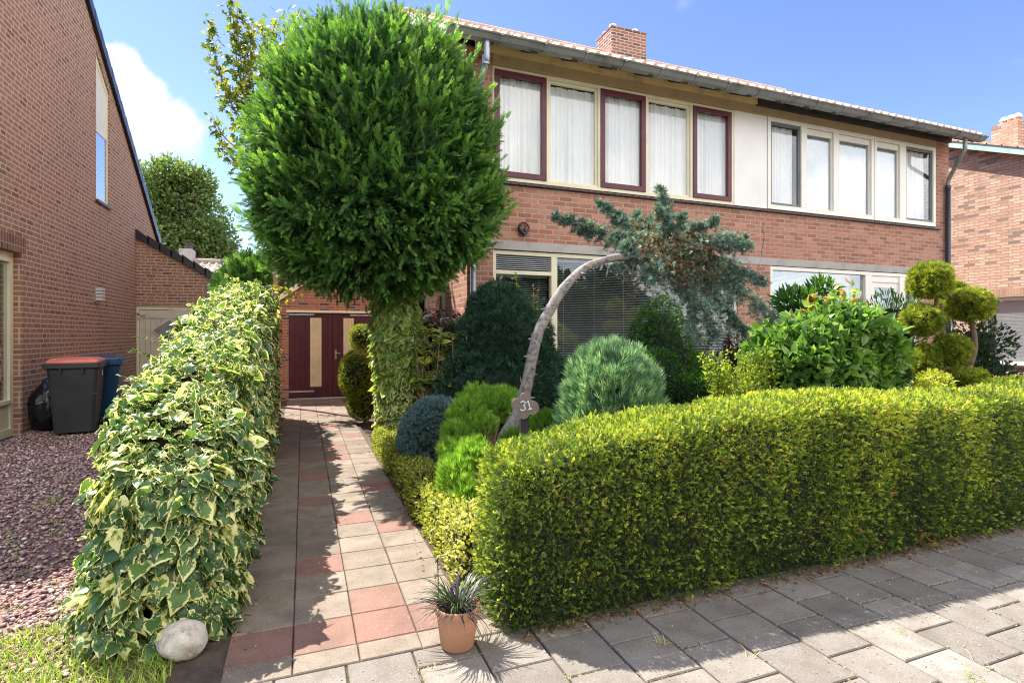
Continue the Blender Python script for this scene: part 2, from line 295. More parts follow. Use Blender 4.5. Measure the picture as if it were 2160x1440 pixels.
# ------------------------------------------------------------------ mesh helpers
def link(name, me, mats, parent=None, smooth=False):
    o = bpy.data.objects.new(name, me); COL.objects.link(o)
    for mm in (mats if isinstance(mats, (list, tuple)) else [mats]): me.materials.append(M[mm] if isinstance(mm, str) else mm)
    if parent is not None: o.parent = parent
    if smooth: me.polygons.foreach_set('use_smooth', np.ones(len(me.polygons), bool))
    return o
def tag(o, label=None, cat=None, group=None, kind=None):
    if label: o['label'] = label
    if cat: o['category'] = cat
    if group: o['group'] = group
    if kind: o['kind'] = kind
    return o
def thing(name, label, cat, group=None):
    o = bpy.data.objects.new(name, None); COL.objects.link(o); o.empty_display_size = .1
    return tag(o, label, cat, group)
def struct(o): o['kind'] = 'structure'; return o
class MB:
    def __init__(s): s.v = []; s.f = []; s.mi = []
    def box(s, x0, x1, y0, y1, z0, z1, mi=0):
        b = len(s.v)
        s.v += [(x0, y0, z0), (x1, y0, z0), (x1, y1, z0), (x0, y1, z0), (x0, y0, z1), (x1, y0, z1), (x1, y1, z1), (x0, y1, z1)]
        s.f += [tuple(b + i for i in q) for q in ((0, 3, 2, 1), (4, 5, 6, 7), (0, 1, 5, 4), (1, 2, 6, 5), (2, 3, 7, 6), (3, 0, 4, 7))]; s.mi += [mi] * 6
        return s
    def prism(s, prof, axis, a0, a1, mi=0):
        """profile = 2D points; axis 'x': (y,z) extruded in x; 'y': (x,z) extruded in y; 'z': (x,y) extruded in z"""
        b = len(s.v); n = len(prof)
        for a in (a0, a1):
            for p, q in prof: s.v.append({'x': (a, p, q), 'y': (p, a, q), 'z': (p, q, a)}[axis])
        s.f.append(tuple(b + i for i in range(n))); s.f.append(tuple(b + n + i for i in reversed(range(n))))
        for i in range(n): j = (i + 1) % n; s.f.append((b + i, b + j, b + n + j, b + n + i)); 
        s.mi += [mi] * (n + 2); return s
    def quad(s, a, b_, c, d, mi=0):
        b = len(s.v); s.v += [a, b_, c, d]; s.f.append((b, b + 1, b + 2, b + 3)); s.mi.append(mi); return s
    def tube(s, pts, rad, seg=10, mi=0, wob=0.0, caps=True):
        pts = [Vector(p) for p in pts]; n = len(pts); b = len(s.v)
        if not isinstance(rad, (list, tuple, np.ndarray)): rad = [rad] * n
        up = Vector((0.3, .1, 1)).normalized(); px_ = None
        for i, p in enumerate(pts):
            d = (pts[min(i + 1, n - 1)] - pts[max(i - 1, 0)]).normalized()
            u = d.cross(up) if px_ is None else px_ - d * px_.dot(d)
            if u.length < 1e-4: u = d.cross(Vector((1, 0, 0)))
            u.normalize(); px_ = u; w = d.cross(u)
            for k in range(seg):
                a = 2 * math.pi * k / seg; r = rad[i] * (1 + wob * (random.random() - .5) * 2)
                s.v.append(tuple(p + (u * math.cos(a) + w * math.sin(a)) * r))
        for i in range(n - 1):
            for k in range(seg):
                j = (k + 1) % seg; s.f.append((b + i * seg + k, b + i * seg + j, b + (i + 1) * seg + j, b + (i + 1) * seg + k)); s.mi.append(mi)
        if caps:
            s.f.append(tuple(b + k for k in reversed(range(seg)))); s.f.append(tuple(b + (n - 1) * seg + k for k in range(seg))); s.mi += [mi] * 2
        return s
    def lathe(s, prof, cx, cy, seg=28, mi=0):
        b = len(s.v); n = len(prof)
        for r, z in prof:
            for k in range(seg): a = 2 * math.pi * k / seg; s.v.append((cx + r * math.cos(a), cy + r * math.sin(a), z))
        for i in range(n - 1):
            for k in range(seg): j = (k + 1) % seg; s.f.append((b + i * seg + k, b + i * seg + j, b + (i + 1) * seg + j, b + (i + 1) * seg + k)); s.mi.append(mi)
        return s
    def build(s, name, mats, parent=None, smooth=False, bevel=0.0):
        me = bpy.data.meshes.new(name); me.from_pydata(s.v, [], s.f); me.update()
        uv = me.uv_layers.new(name='UVMap')
        nv = len(me.loops); co = np.empty(len(me.vertices) * 3); me.vertices.foreach_get('co', co); co = co.reshape(-1, 3)
        li = np.empty(nv, int); me.loops.foreach_get('vertex_index', li)
        nr = np.empty(len(me.polygons) * 3); me.polygons.foreach_get('normal', nr); nr = np.abs(nr.reshape(-1, 3))
        tot = np.empty(len(me.polygons), int); me.polygons.foreach_get('loop_total', tot)
        ln = np.repeat(nr, tot, axis=0); p = co[li]; u = p[:, 0].copy(); v = p[:, 2].copy()
        a = (ln[:, 0] > ln[:, 1]) & (ln[:, 0] > ln[:, 2]); u[a] = p[a, 1]
        a = (ln[:, 2] > ln[:, 0]) & (ln[:, 2] > ln[:, 1]); v[a] = p[a, 1]
        uv.data.foreach_set('uv', np.stack([u, v], 1).astype(np.float32).ravel())
        me.polygons.foreach_set('material_index', np.array(s.mi, dtype=np.int32))
        o = link(name, me, mats, parent, smooth)
        if bevel:
            m_ = o.modifiers.new('bevel', 'BEVEL'); m_.width = bevel; m_.segments = 2; m_.limit_method = 'ANGLE'
        return o

# ---- foliage
def unit(v): return v / np.maximum(np.linalg.norm(v, axis=-1, keepdims=True), 1e-9)
def rdir(n, g=None):
    g = g or rng; return unit(g.normal(size=(n, 3)))
_W = rng.normal(size=(24, 3)); _P = rng.uniform(0, 6.28, 24)
def fnoise(p, freq, seed=0):
    p = np.asarray(p) * freq; r = 0
    for i in range(7):
        k = (i + seed * 5) % 24; r = r + np.sin(p @ _W[k] * (1 + .35 * i) + _P[k]) / (1 + .3 * i)
    return r / 3.2
def needle(base, d, L, w, n):   # thin kite along d
    base = np.array(base); d = unit(np.array(d, float)); s = np.cross(d, n); s = unit(s)
    return [tuple(base), tuple(base + d * L * .5 + s * w * .5), tuple(base + d * L), tuple(base + d * L * .5 - s * w * .5)]
def tpl(quads):
    v = []; f = []
    for q in quads: f.append(tuple(range(len(v), len(v) + len(q)))); v += q
    return np.array(v, float), f, None
def T_sprig(n=9, L=.45, w=.13, spread=.9, seed=1):
    g = np.random.default_rng(seed); q = []
    for i in range(n):
        s = i / (n - 1); a = (1 if i % 2 else -1) * (spread * (1 - .75 * s)); r = g.uniform(-.35, .35)
        q.append(needle((0, s * .7, 0), (math.sin(a), math.cos(a), r), L * (1 - .25 * s), w, (r, 0, 1)))
    return tpl(q)
def T_tuft(n=12, L=.9, w=.07, cone=.8, seed=1):
    g = np.random.default_rng(seed); q = []
    for i in range(n):
        a = g.uniform(0, 6.28); c = cone * math.sqrt(g.random()); y0 = g.uniform(0, .35)
        d = (math.sin(c) * math.cos(a), math.cos(c), math.sin(c) * math.sin(a)); q.append(needle((0, y0 * .4, 0), d, L * g.uniform(.6, 1), w, tuple(rdir(1, g)[0])))
    return tpl(q)
def T_frond(seed=1, pairs=8, droop=.16):
    g = np.random.default_rng(seed); q = []
    q.append(needle((0, 0, 0), (0, 1, -.05), 1.0, .05, (0, 0, 1)))
    for i in range(pairs):
        s = .08 + .85 * i / pairs; ll = .42 * (1 - s * .70)
        for sg in (-1, 1):
            a = sg * g.uniform(.62, .85); dz = -droop * g.uniform(.3, 1.6)
            base = np.array((0, s + g.uniform(-.02, .02), 0)); d = unit(np.array((math.sin(a), math.cos(a), dz)))
            q.append(needle(base, d, ll, .055, (0, .1, 1)))
            for k in (.3, .55, .8):
                for s2 in (-1, 1):
                    a2 = a + s2 * .6; q.append(needle(base + d * ll * k, (math.sin(a2), math.cos(a2), dz * 1.4), ll * .42 * (1.15 - k * .6), .04, (0, .1, 1)))
    return tpl(q)
def T_leaf(w=.5, fold=.12):  # folded oval leaf: midrib + two halves
    ys = [0, .28, .62, 1.0]; ws = [.04, w * .5, w * .42, 0]
    v = [(0, y, 0) for y in ys] + [(-a, y, fold * a * 2) for y, a in zip(ys, ws)] + [(a, y, fold * a * 2) for y, a in zip(ys, ws)]
    v = [(x, y, z - .18 * y * y) for x, y, z in v]
    f = []
    for i in range(3): f += [(i, i + 1, 4 + i + 1, 4 + i), (i, 8 + i, 8 + i + 1, i + 1)]
    e = np.array([0, 0, 0, .5] + [.9] * 8, float)
    return np.array(v, float), f, e
def T_lobed(lobes, inner=.52, cup=.14):
    n = len(lobes); out_ = [(r * math.sin(a), .35 + r * math.cos(a)) for a, r in lobes]
    v = [(0, .35, 0)]; e = [0.0]
    for x, y in out_: v.append((x * inner, .35 + (y - .35) * inner, -.02)); e.append(.42)
    for x, y in out_: r = math.hypot(x, y - .35); v.append((x, y, -cup * r - .22 * max(0, y - .35) ** 2)); e.append(1.0)
    f = []
    for i in range(n):
        j = (i + 1) % n; f.append((0, 1 + i, 1 + j)); f.append((1 + i, 1 + n + i, 1 + n + j, 1 + j))
    return np.array(v, float), f, np.array(e)
def ivy_lobes(k=0):
    L = [(0, .86), (.22, .56), (.55, .40), (.92, .56), (1.25, .38), (1.8, .42), (2.35, .52), (2.85, .38)]
    if k: L = [(0, .80), (.30, .56), (.8, .46), (1.3, .45), (1.8, .45), (2.4, .47), (2.85, .36)]
    out_ = [(a, r) for a, r in L] + [(math.pi, .16)] + [(-a, r) for a, r in reversed(L) if a > 0]
    return out_
def star_lobes():
    L = [(0, .75), (.38, .30), (.85, .62), (1.25, .28), (1.8, .45), (2.6, .25)]
    return L + [(math.pi, .12)] + [(-a, r) for a, r in reversed(L) if a > 0]
IVY = [T_lobed(ivy_lobes(0), .66, .2), T_lobed(ivy_lobes(1), .70, cup=.08), T_lobed(ivy_lobes(0), .60, cup=.42), T_lobed(ivy_lobes(1), .62, cup=-.15)]
STAR = [T_lobed(star_lobes(), .5)]
LEAFS = [T_leaf(.5), T_leaf(.6, .25)]
YEW = [T_sprig(9, seed=s) for s in (1, 2, 3)]
TUFT = [T_tuft(12, seed=s) for s in (1, 2)]
TUFTN = [T_tuft(11, 1.0, .05, .45, seed=s) for s in (4, 5)]
FROND = [T_frond(s) for s in (1, 2, 3)]
def T_mini(seed):
    g = np.random.default_rng(seed); q = [needle((0, 0, 0), (0, 1, -.05), 1.0, .07, (0, 0, 1))]
    for i in range(5):
        s = .12 + .75 * i / 5; ll = .5 * (1 - s * .6)
        for sg in (-1, 1): a = sg * g.uniform(.45, .7); q.append(needle((0, s, 0), (math.sin(a), math.cos(a), g.uniform(-.3, .15)), ll, .075, (0, .15, 1)))
    return tpl(q)
MINI = [T_mini(s) for s in (1, 2, 3)]
def plumes(st, k=15):
    p, d, h, sc, ti, _ = st; n = len(p)
    t = np.tile(np.linspace(.0, 1, k), n) + rng.uniform(-.04, .04, n * k); D = np.repeat(d, k, 0); Sc = np.repeat(sc, k)
    lat = rng.normal(size=(n * k, 3)); lat = unit(lat - D * (lat * D).sum(1, keepdims=True)); a = (1 - t) * .85 + .1
    dd = unit(D * np.cos(a)[:, None] + lat * np.sin(a)[:, None] + np.array((0, 0, .12)))
    pos = np.repeat(p, k, 0) + D * ((t - .45) * Sc)[:, None]
    return (pos, dd, unit(rdir(n * k) * .7 + D * .2 + np.array((0, 0, .6))), Sc * .42 * (1 - .4 * t) * rng.uniform(.75, 1.2, n * k), np.clip(np.repeat(ti, k) * .6 + .42 * t - .05 + rng.normal(0, .06, n * k), 0, .97), MINI)
BLADE = [(np.array([(-.03, 0, 0), (.03, 0, 0), (-.026, .4, .03), (.026, .4, .03), (-.016, .75, .12), (.016, .75, .12), (0, 1.0, .27)]), [(0, 1, 3, 2), (2, 3, 5, 4), (4, 5, 6)], None),
         (np.array([(-.02, 0, 0), (.02, 0, 0), (-.02, .35, .06), (.02, .35, .06), (-.012, .6, .22), (.012, .6, .22), (0, .72, .5)]), [(0, 1, 3, 2), (2, 3, 5, 4), (4, 5, 6)], None)]
def scatter_arrays(pts, d, n, sc, tint, T, g):
    """place template copies; d = tip direction, n = face direction hint"""
    s = unit(np.cross(d, n)); n2 = np.cross(s, d)
    vs = []; fs = []; ts = []; es = []; sizes = []; base = 0
    which = g.integers(0, len(T), len(pts))
    for k, (tv, tf, te) in enumerate(T):
        m = which == k; c = int(m.sum())
        if not c: continue
        P_ = pts[m][:, None, :]; sc_ = sc[m][:, None, None]
        v = P_ + sc_ * (tv[None, :, 0:1] * s[m][:, None, :] + tv[None, :, 1:2] * d[m][:, None, :] + tv[None, :, 2:3] * n2[m][:, None, :])
        kv = len(tv); vs.append(v.reshape(-1, 3)); ts.append(np.repeat(tint[m], kv)); es.append(np.tile(te if te is not None else np.zeros(kv), c))
        flat = np.array([i for f in tf for i in f]); off = (base + np.arange(c) * kv)[:, None]
        fs.append((flat[None, :] + off).ravel()); sizes.append(np.tile([len(f) for f in tf], c)); base += c * kv
    return np.concatenate(vs), np.concatenate(fs), np.concatenate(sizes), np.concatenate(ts), np.concatenate(es)
def foliage(name, mat, sets, parent=None, core=None, core_mat='core_green'):
    """one mesh from scatter sets [(pts,d,n,scale,tint,T)], with an optional dark inner core added to block light (verts, faces)"""
    V = []; L = []; Z = []; TI = []; ED = []; base = 0
    for st in sets:
        v, f, z, t_, e = scatter_arrays(*st, rng); V.append(v); L.append(f + base); Z.append(z); TI.append(t_); ED.append(e); base += len(v)
    mi = np.zeros(sum(len(z) for z in Z), np.int32)
    if core is not None:
        cv, cf = core; V.append(cv); L.append(cf.ravel() + base); Z.append(np.full(len(cf), cf.shape[1])); TI.append(np.zeros(len(cv))); ED.append(np.zeros(len(cv)))
        mi = np.concatenate([mi, np.ones(len(cf), np.int32)])
    V = np.concatenate(V).astype(np.float32); L = np.concatenate(L).astype(np.int32); Z = np.concatenate(Z).astype(np.int32)
    me = bpy.data.meshes.new(name); me.vertices.add(len(V)); me.vertices.foreach_set('co', V.ravel())
    me.loops.add(len(L)); me.loops.foreach_set('vertex_index', L); me.polygons.add(len(Z))
    st_ = np.concatenate([[0], np.cumsum(Z)[:-1]]).astype(np.int32); me.polygons.foreach_set('loop_start', st_); me.polygons.foreach_set('material_index', mi)
    a = me.attributes.new('tint', 'FLOAT', 'POINT'); a.data.foreach_set('value', np.concatenate(TI).astype(np.float32))
    a = me.attributes.new('edge', 'FLOAT', 'POINT'); a.data.foreach_set('value', np.concatenate(ED).astype(np.float32))
    me.update(calc_edges=True)
    return link(name, me, [mat, core_mat] if core is not None else [mat], parent)
def ico(sub=3):
    import bmesh
    bm = bmesh.new(); bmesh.ops.create_icosphere(bm, subdivisions=sub, radius=1); v = np.array([x.co[:] for x in bm.verts]); f = np.array([[x.index for x in p.verts] for p in bm.faces]); bm.free(); return v, f
ICO3 = ico(3); ICO4 = ico(4)
BLOB_ZLOW = 1.0
def blobR(u, rad, lump, freq, seed, sq=1.0, center=0):
    r = np.array(rad)
    if sq != 1.0: u2 = np.sign(u) * np.abs(u) ** sq; u2 = u2 / np.max(np.abs(u2), axis=-1, keepdims=True) * np.max(np.abs(u), axis=-1, keepdims=True)
    else: u2 = u
    p = u2 * r * (1 + lump * fnoise(u, freq, seed))[..., None]
    if BLOB_ZLOW != 1: p[..., 2] = np.where(p[..., 2] < 0, p[..., 2] * BLOB_ZLOW, p[..., 2])
    return p
def blobset(c, rad, n, size, T, tips=.5, lump=.08, freq=3, seed=0, depth=.18, up=.4, rnd=.6, sq=1.0, zmin=-9, tint=(0, 1), sun_up=0, facing=None, jit=.35):
    u = rdir(n); p = blobR(u, rad, lump, freq, seed, sq); nn = unit(u / np.array(rad))
    q = rng.random(n) ** 1.6; p = p * (1 - depth * q)[:, None] + np.array(c)
    k = p[:, 2] > zmin; p, nn, q, u = p[k], nn[k], q[k], u[k]; n = len(p)
    d = unit(nn + np.array((0, 0, up)) + rnd * rdir(n)); h = unit(nn * (facing or .3) + rdir(n) * .8 + np.array((0, 0, .4)))
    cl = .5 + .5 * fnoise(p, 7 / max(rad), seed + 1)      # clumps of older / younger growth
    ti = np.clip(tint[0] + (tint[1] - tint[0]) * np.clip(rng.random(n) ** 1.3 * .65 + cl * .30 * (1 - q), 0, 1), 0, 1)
    return (p, d, h, size * rng.uniform(1 - jit, 1 + jit, n), ti, T)
def blobcore(c, rad, k=.82, lump=.08, freq=3, seed=0, sq=1.0, I=None, zmin=None):
    v, f = I or ICO3; p = blobR(v, rad, lump, freq, seed, sq) * k + np.array(c)
    if zmin is not None: p[:, 2] = np.maximum(p[:, 2], zmin)
    return p, f
def cores(cs):
    V = []; Fc = []; b = 0
    for v, f in cs: V.append(v); Fc.append(f + b); b += len(v)
    return np.concatenate(V), np.concatenate(Fc)
def roundbox(lo, hi, r, n, prof=None, axis=0, lump=.03, freq=4, seed=0, faces='xyZ'):
    """uniform random points on a rounded box standing on the ground (no bottom face); prof(t) scales the height along axis"""
    lo = np.array(lo, float); hi = np.array(hi, float); e = hi - lo
    A = np.array([e[1] * e[2], e[1] * e[2], e[0] * e[2], e[0] * e[2], e[0] * e[1]]); k = rng.choice(5, n, p=A / A.sum())
    p = lo + rng.random((n, 3)) * e
    p[k == 0, 0] = lo[0]; p[k == 1, 0] = hi[0]; p[k == 2, 1] = lo[1]; p[k == 3, 1] = hi[1]; p[k == 4, 2] = hi[2]
    return rb_project(p, lo, hi, r, prof, axis, lump, freq, seed)
def rb_project(p, lo, hi, r, prof, axis, lump, freq, seed):
    il = lo + r; ih = hi - r; il = il.copy(); il[2] = lo[2]
    q = np.clip(p, il, ih); nn = unit(p - q + 1e-6); p = q + nn * r * np.ones(3)
    p = p + nn * (lump * fnoise(p, freq, seed))[:, None]
    if prof is not None:
        s = np.interp(p[:, axis], prof[0], prof[1]) / hi[2]; p[:, 2] = lo[2] + (p[:, 2] - lo[2]) * s
    return p, nn
def rbcore(lo, hi, r, prof=None, axis=0, lump=.03, freq=4, seed=0, shrink=.08, res=.06):
    lo = np.array(lo, float); hi = np.array(hi, float); V = []; Fc = []; b = 0
    for (fixed, val, a, b_) in ((0, lo[0], 1, 2), (0, hi[0], 1, 2), (1, lo[1], 0, 2), (1, hi[1], 0, 2), (2, hi[2], 0, 1)):
        na = max(3, int((hi[a] - lo[a]) / res)); nb = max(3, int((hi[b_] - lo[b_]) / res))
        A_, B_ = np.meshgrid(np.linspace(lo[a], hi[a], na), np.linspace(lo[b_], hi[b_], nb), indexing='ij')
        p = np.zeros((na * nb, 3)); p[:, fixed] = val; p[:, a] = A_.ravel(); p[:, b_] = B_.ravel()
        i = np.arange(na * nb).reshape(na, nb); f = np.stack([i[:-1, :-1], i[1:, :-1], i[1:, 1:], i[:-1, 1:]], -1).reshape(-1, 4)
        V.append(p); Fc.append(f + b); b += len(p)
    p, nn = rb_project(np.concatenate(V), lo, hi, r, prof, axis, lump, freq, seed)
    p = p - nn * shrink; p[:, 2] = np.maximum(p[:, 2], 0); return p, np.concatenate(Fc)
def tris(f4): return f4
def ribbon(pts, n):   # resample a polyline smoothly (Catmull-Rom)
    P_ = np.array(pts, float); P_ = np.vstack([2 * P_[0] - P_[1], P_, 2 * P_[-1] - P_[-2]]); out_ = []
    m = len(P_) - 3
    for s in np.linspace(0, m - 1e-6, n):
        i = int(s); t_ = s - i; a, b_, c_, d_ = P_[i:i + 4]
        out_.append(.5 * ((2 * b_) + (-a + c_) * t_ + (2 * a - 5 * b_ + 4 * c_ - d_) * t_ ** 2 + (-a + 3 * b_ - 3 * c_ + d_) * t_ ** 3))
    return np.array(out_)

# ================================================================== SETTING
g_ = MB(); g_.quad((-150, -120, -.03), (150, -120, -.03), (150, 200, -.03), (-150, 200, -.03)); struct(g_.build('ground', 'soil'))
g_ = MB(); g_.box(-60, 60, -8, -1.2, -.14, -.028 + .004); struct(g_.build('road', 'asphalt'))

def slabs(name, mat, cells, bed=True, gap=.006, jitter=.0015):
    """cells: (x0,x1,y0,y1,z,tint)"""
    V = []; Fc = []; TI = []
    g = np.random.default_rng(5)
    for (x0, x1, y0, y1, z, ti) in cells:
        b = len(V); a = gap / 2; e = .004
        zt = z + g.uniform(-jitter, jitter, 4); off = g.uniform(-.0015, .0015, 2)
        x0 += off[0]; x1 += off[0]; y0 += off[1]; y1 += off[1]
        V += [(x0 + a, y0 + a, z - .02), (x1 - a, y0 + a, z - .02), (x1 - a, y1 - a, z - .02), (x0 + a, y1 - a, z - .02)]
        V += [(x0 + a, y0 + a, zt[0] - .005), (x1 - a, y0 + a, zt[1] - .005), (x1 - a, y1 - a, zt[2] - .005), (x0 + a, y1 - a, zt[3] - .005)]
        V += [(x0 + a + e, y0 + a + e, zt[0]), (x1 - a - e, y0 + a + e, zt[1]), (x1 - a - e, y1 - a - e, zt[2]), (x0 + a + e, y1 - a - e, zt[3])]
        for l in (0, 4):
            for i in range(4): j = (i + 1) % 4; Fc.append((b + l + i, b + l + j, b + l + 4 + j, b + l + 4 + i))
        Fc.append((b + 8, b + 9, b + 10, b + 11)); TI += [ti] * 12
    me = bpy.data.meshes.new(name); me.from_pydata(V, [], Fc); a = me.attributes.new('tint', 'FLOAT', 'POINT'); a.data.foreach_set('value', np.array(TI, np.float32)); me.update()
    return struct(link(name, me, mat))
TW = .291; PX0 = -.338; PY0 = 2.58
cells = []
redrows = {0: (1, 1, 1, 1), 1: (0, 0, 1, 0), 3: (0, 1, 0, 0), 5: (0, 0, 0, 1), 6: (0, 0, 1, 0), 8: (0, 1, 0, 0), 9: (0, 0, 0, 1), 11: (0, 1, 0, 0), 14: (0, 1, 1, 0), 16: (1, 0, 1, 0), 19: (0, 1, 0, 1), 22: (0, 1, 1, 0), 25: (1, 0, 0, 0), 28: (0, 1, 1, 0), 31: (1, 0, 1, 0)}
for r in range(37):
    for c in range(4):
        ti = random.uniform(.68, .95) if redrows.get(r, (0,) * 4)[c] else random.uniform(0, .6)
        if r > 10 and ti < .62 and random.random() < .3: ti = random.uniform(.615, .66)
        cells.append((PX0 + c * TW, PX0 + (c + 1) * TW, PY0 + .15 + r * TW, PY0 + .15 + (r + 1) * TW, .001, ti))
for c in range(5): cells.append((PX0 - .0 + c * TW, PX0 + (c + 1) * TW if c < 4 else PX0 + 4.6 * TW, PY0 - .0, PY0 + .15, .001, random.uniform(.1, .5)))
slabs('path', 'slab', cells)
cells = []
for c in range(-9, 36):
    x0 = PX0 - .08 + c * .30
    off = .15 if c % 2 else 0
    for r in range(-10, 13):
        y1 = PY0 - r * .30 - off + .0
        y0 = y1 - .30
        if r == -10: continue
        if y0 < -1.2: continue
        lim = PY0 - .003 if x0 < 1.02 else 3.1
        if y0 > lim - .05 or (x0 + .3 < -.35 and y0 > 2.25): continue
        y1 = min(y1, lim)
        if y1 - y0 < .03: continue
        ti = random.uniform(0, .9)
        if 2.52 < x0 < 2.84 and y1 < 1.95: ti = 1.0
        cells.append((x0, x0 + .30, y0, y1, 0, ti))
slabs('pavement', 'pave', cells, jitter=.0015, gap=.010)
g_ = MB(); g_.box(-60, 60, -1.28, -1.2, -.14, .0); struct(g_.build('kerb', 'concrete'))
# bed of sand under the slabs shows in the joints
g_ = MB(); g_.box(-3.1, 10.6, -1.19, 2.575, -.03, -.012); struct(g_.build('pavement_bed', 'soil'))
g_ = MB(); g_.box(-.6, .87, 2.578, 13.45, -.03, -.012); struct(g_.build('path_bed', 'soil'))

# gravel
g_ = MB(); g_.box(-3.96, -.62, 2.55, 16.2, -.06, -.018); struct(g_.build('gravel_bed', paint('gravel_bed', (.20, .115, .10), .9, .35, 40, bstr=.6)))
n = 44000
gy = 2.6 + 13.5 * rng.random(n) ** 1.35; gx = -3.95 + rng.random(n) * 3.1
stv, stf = ico(1); stv = stv * np.array((1, .75, .42)) * (1 + .25 * fnoise(stv, 2.1, 3))[:, None]
k = (gx > -.42 * gy - .3)
gp = np.stack([gx[k], gy[k], np.full(k.sum(), -.012) + rng.random(k.sum()) * .014], 1); n = len(gp)
ang = rng.random(n) * 6.28; d = unit(np.stack([np.cos(ang), np.sin(ang), rng.normal(0, .25, n)], 1)); up = unit(np.stack([rng.normal(0, .25, n), rng.normal(0, .25, n), np.ones(n)], 1))
stone_T = [(stv[:, [1, 0, 2]], [tuple(x) for x in stf], None)]
o = foliage('gravel', 'gravel', [(gp, d, up, rng.uniform(.008, .019, n) * (1 + .03 * gp[:, 1]), rng.random(n), stone_T)]); tag(o, 'reddish brown loose gravel between the brick wall and the ivy hedge', 'gravel', kind='stuff')
# grass in the near left corner, thin weeds creeping into the gravel
def blades(n, xf, yf, hmin, hmax, lean=.5, z=-.01, tint=(.0, 1)):
    p = np.stack([xf(n), yf(n), np.full(n, z)], 1); a = rng.random(n) * 6.28
    d = unit(np.stack([np.cos(a) * lean * rng.random(n), np.sin(a) * lean * rng.random(n), np.ones(n)], 1)); h = np.stack([np.cos(a), np.sin(a), np.zeros(n)], 1)
    return (p, d, h, rng.uniform(hmin, hmax, n), tint[0] + (tint[1] - tint[0]) * rng.random(n), BLADE)
gsets = []
n = 15000; gx = -2.3 + rng.random(n) * 1.75; gy = 1.9 + rng.random(n) * 1.55
k = (fnoise(np.stack([gx, gy, gx * 0], 1), 4.5, 2) > -.7 + (gy - 2.9) * 1.2) & (gy < 3.6 + .2 * np.sin(gx * 9)) & (gx < -.62 + .25 * (gy - 2.2)) & ((gx < -.75) | (gy > 2.3))
gsets.append(blades(int(k.sum()), lambda m: gx[k], lambda m: gy[k], .03, .10, .9))
for _ in range(110):
    cx, cy = -3.6 + random.random() * 2.7, 3.2 + random.random() * 4.5
    if cx < -.42 * cy: continue
    gsets.append(blades(14, lambda m: cx + rng.normal(0, .035, m), lambda m: cy + rng.normal(0, .035, m), .03, .09, 1.2))
o = foliage('grass', 'f_grass', gsets); tag(o, 'sunlit patchy grass and weeds in the near left corner', 'grass', kind='stuff')

# ================================================================== MAIN HOUSE (two semi-detached homes)
FY = 7.7
HX0 = fx(985, FY); HX1 = fx(2001, FY); RX0 = fx(943, 7.12); RX1 = fx(2074, 7.12)
ZB = 3.83; ZT = 5.54; BEAM = 5.73; BAND0 = 2.785; BAND1 = 2.92
house = thing('semi_detached_house', 'pair of red brick homes with long window band, zinc gutter and clay tiled roof', 'house')
gwL0, gwL1 = fx(1040, FY), fx(1557, FY); gwR0, gwR1 = fx(1625, FY), fx(1935, FY)
uL0, uL1, uP1, uR1 = fx(1039, FY), fx(1549.5, FY), fx(1619, FY), fx(1973, FY)
GZ0 = .38
D = .28
w = MB()
w.box(HX0, gwL0, FY, FY + D, -.03, BAND0); w.box(gwL1, gwR0, FY, FY + D, -.03, BAND0); w.box(gwR1, HX1, FY, FY + D, -.03, BAND0)
w.box(gwL0, gwL1, FY, FY + D, -.03, GZ0); w.box(gwR0, gwR1, FY, FY + D, -.03, GZ0)
bandX1 = fx(1924, FY)
w.box(HX0, HX1, FY, FY + D, BAND1, ZB - .065); w.box(bandX1 + .001, HX1, FY, FY + D, BAND0, BAND1)
w.box(HX0, uL0, FY, FY + D, ZB - .065, 5.74); w.box(uR1, HX1, FY, FY + D, ZB - .065, 5.74)
# side and rear walls
w.box(HX0, HX0 + D, FY + D, 16.7, -.03, 5.74); w.box(HX1 - D, HX1, FY + D, 16.7, -.03, 5.74); w.box(HX0 + D, HX1 - D, 16.4, 16.7, -.03, 5.74)
for x in (HX0, HX1 - D): w.prism([(FY, 5.74), (16.7, 5.74), (12.2, 8.5)], 'x', x, x + D)
w.build('wall', 'brick', house)
# concrete lintel band, stopping short of the right-hand pier
w = MB(); w.box(HX0 + .1, bandX1, FY - .006, FY + .2, BAND0, BAND1); w.build('concrete_band', 'concrete', house)
w = MB(); w.box(uL0 - .0, uR1, FY - .012, FY + .25, ZT + .002, BEAM); w.build('concrete_beam', 'beam', house)
midX = fx(1596, FY - .05)
w = MB(); w.box(HX0 + .12, midX, FY - .075, FY - .02, BEAM - .035, BEAM + .10); w.build('fascia_board', 'fascia', house)
w = MB(); w.box(midX + .003, HX1 - .02, FY - .078, FY - .02, BEAM - .045, BEAM + .10); w.build('fascia_board', 'dark_board', house)
# sloping tiled sill, laid in short clay pieces
w = MB(); x = uL0 - .08
while x < uR1 + .1:
    x2 = min(x + .116, uR1 + .12); w.prism([(FY - .055, ZB - .062), (FY - .055, ZB - .035), (FY + .03, ZB - .004), (FY + .03, ZB - .062)], 'x', x, x2 - .0045); x += .12
w.build('sill', 'sill', house)
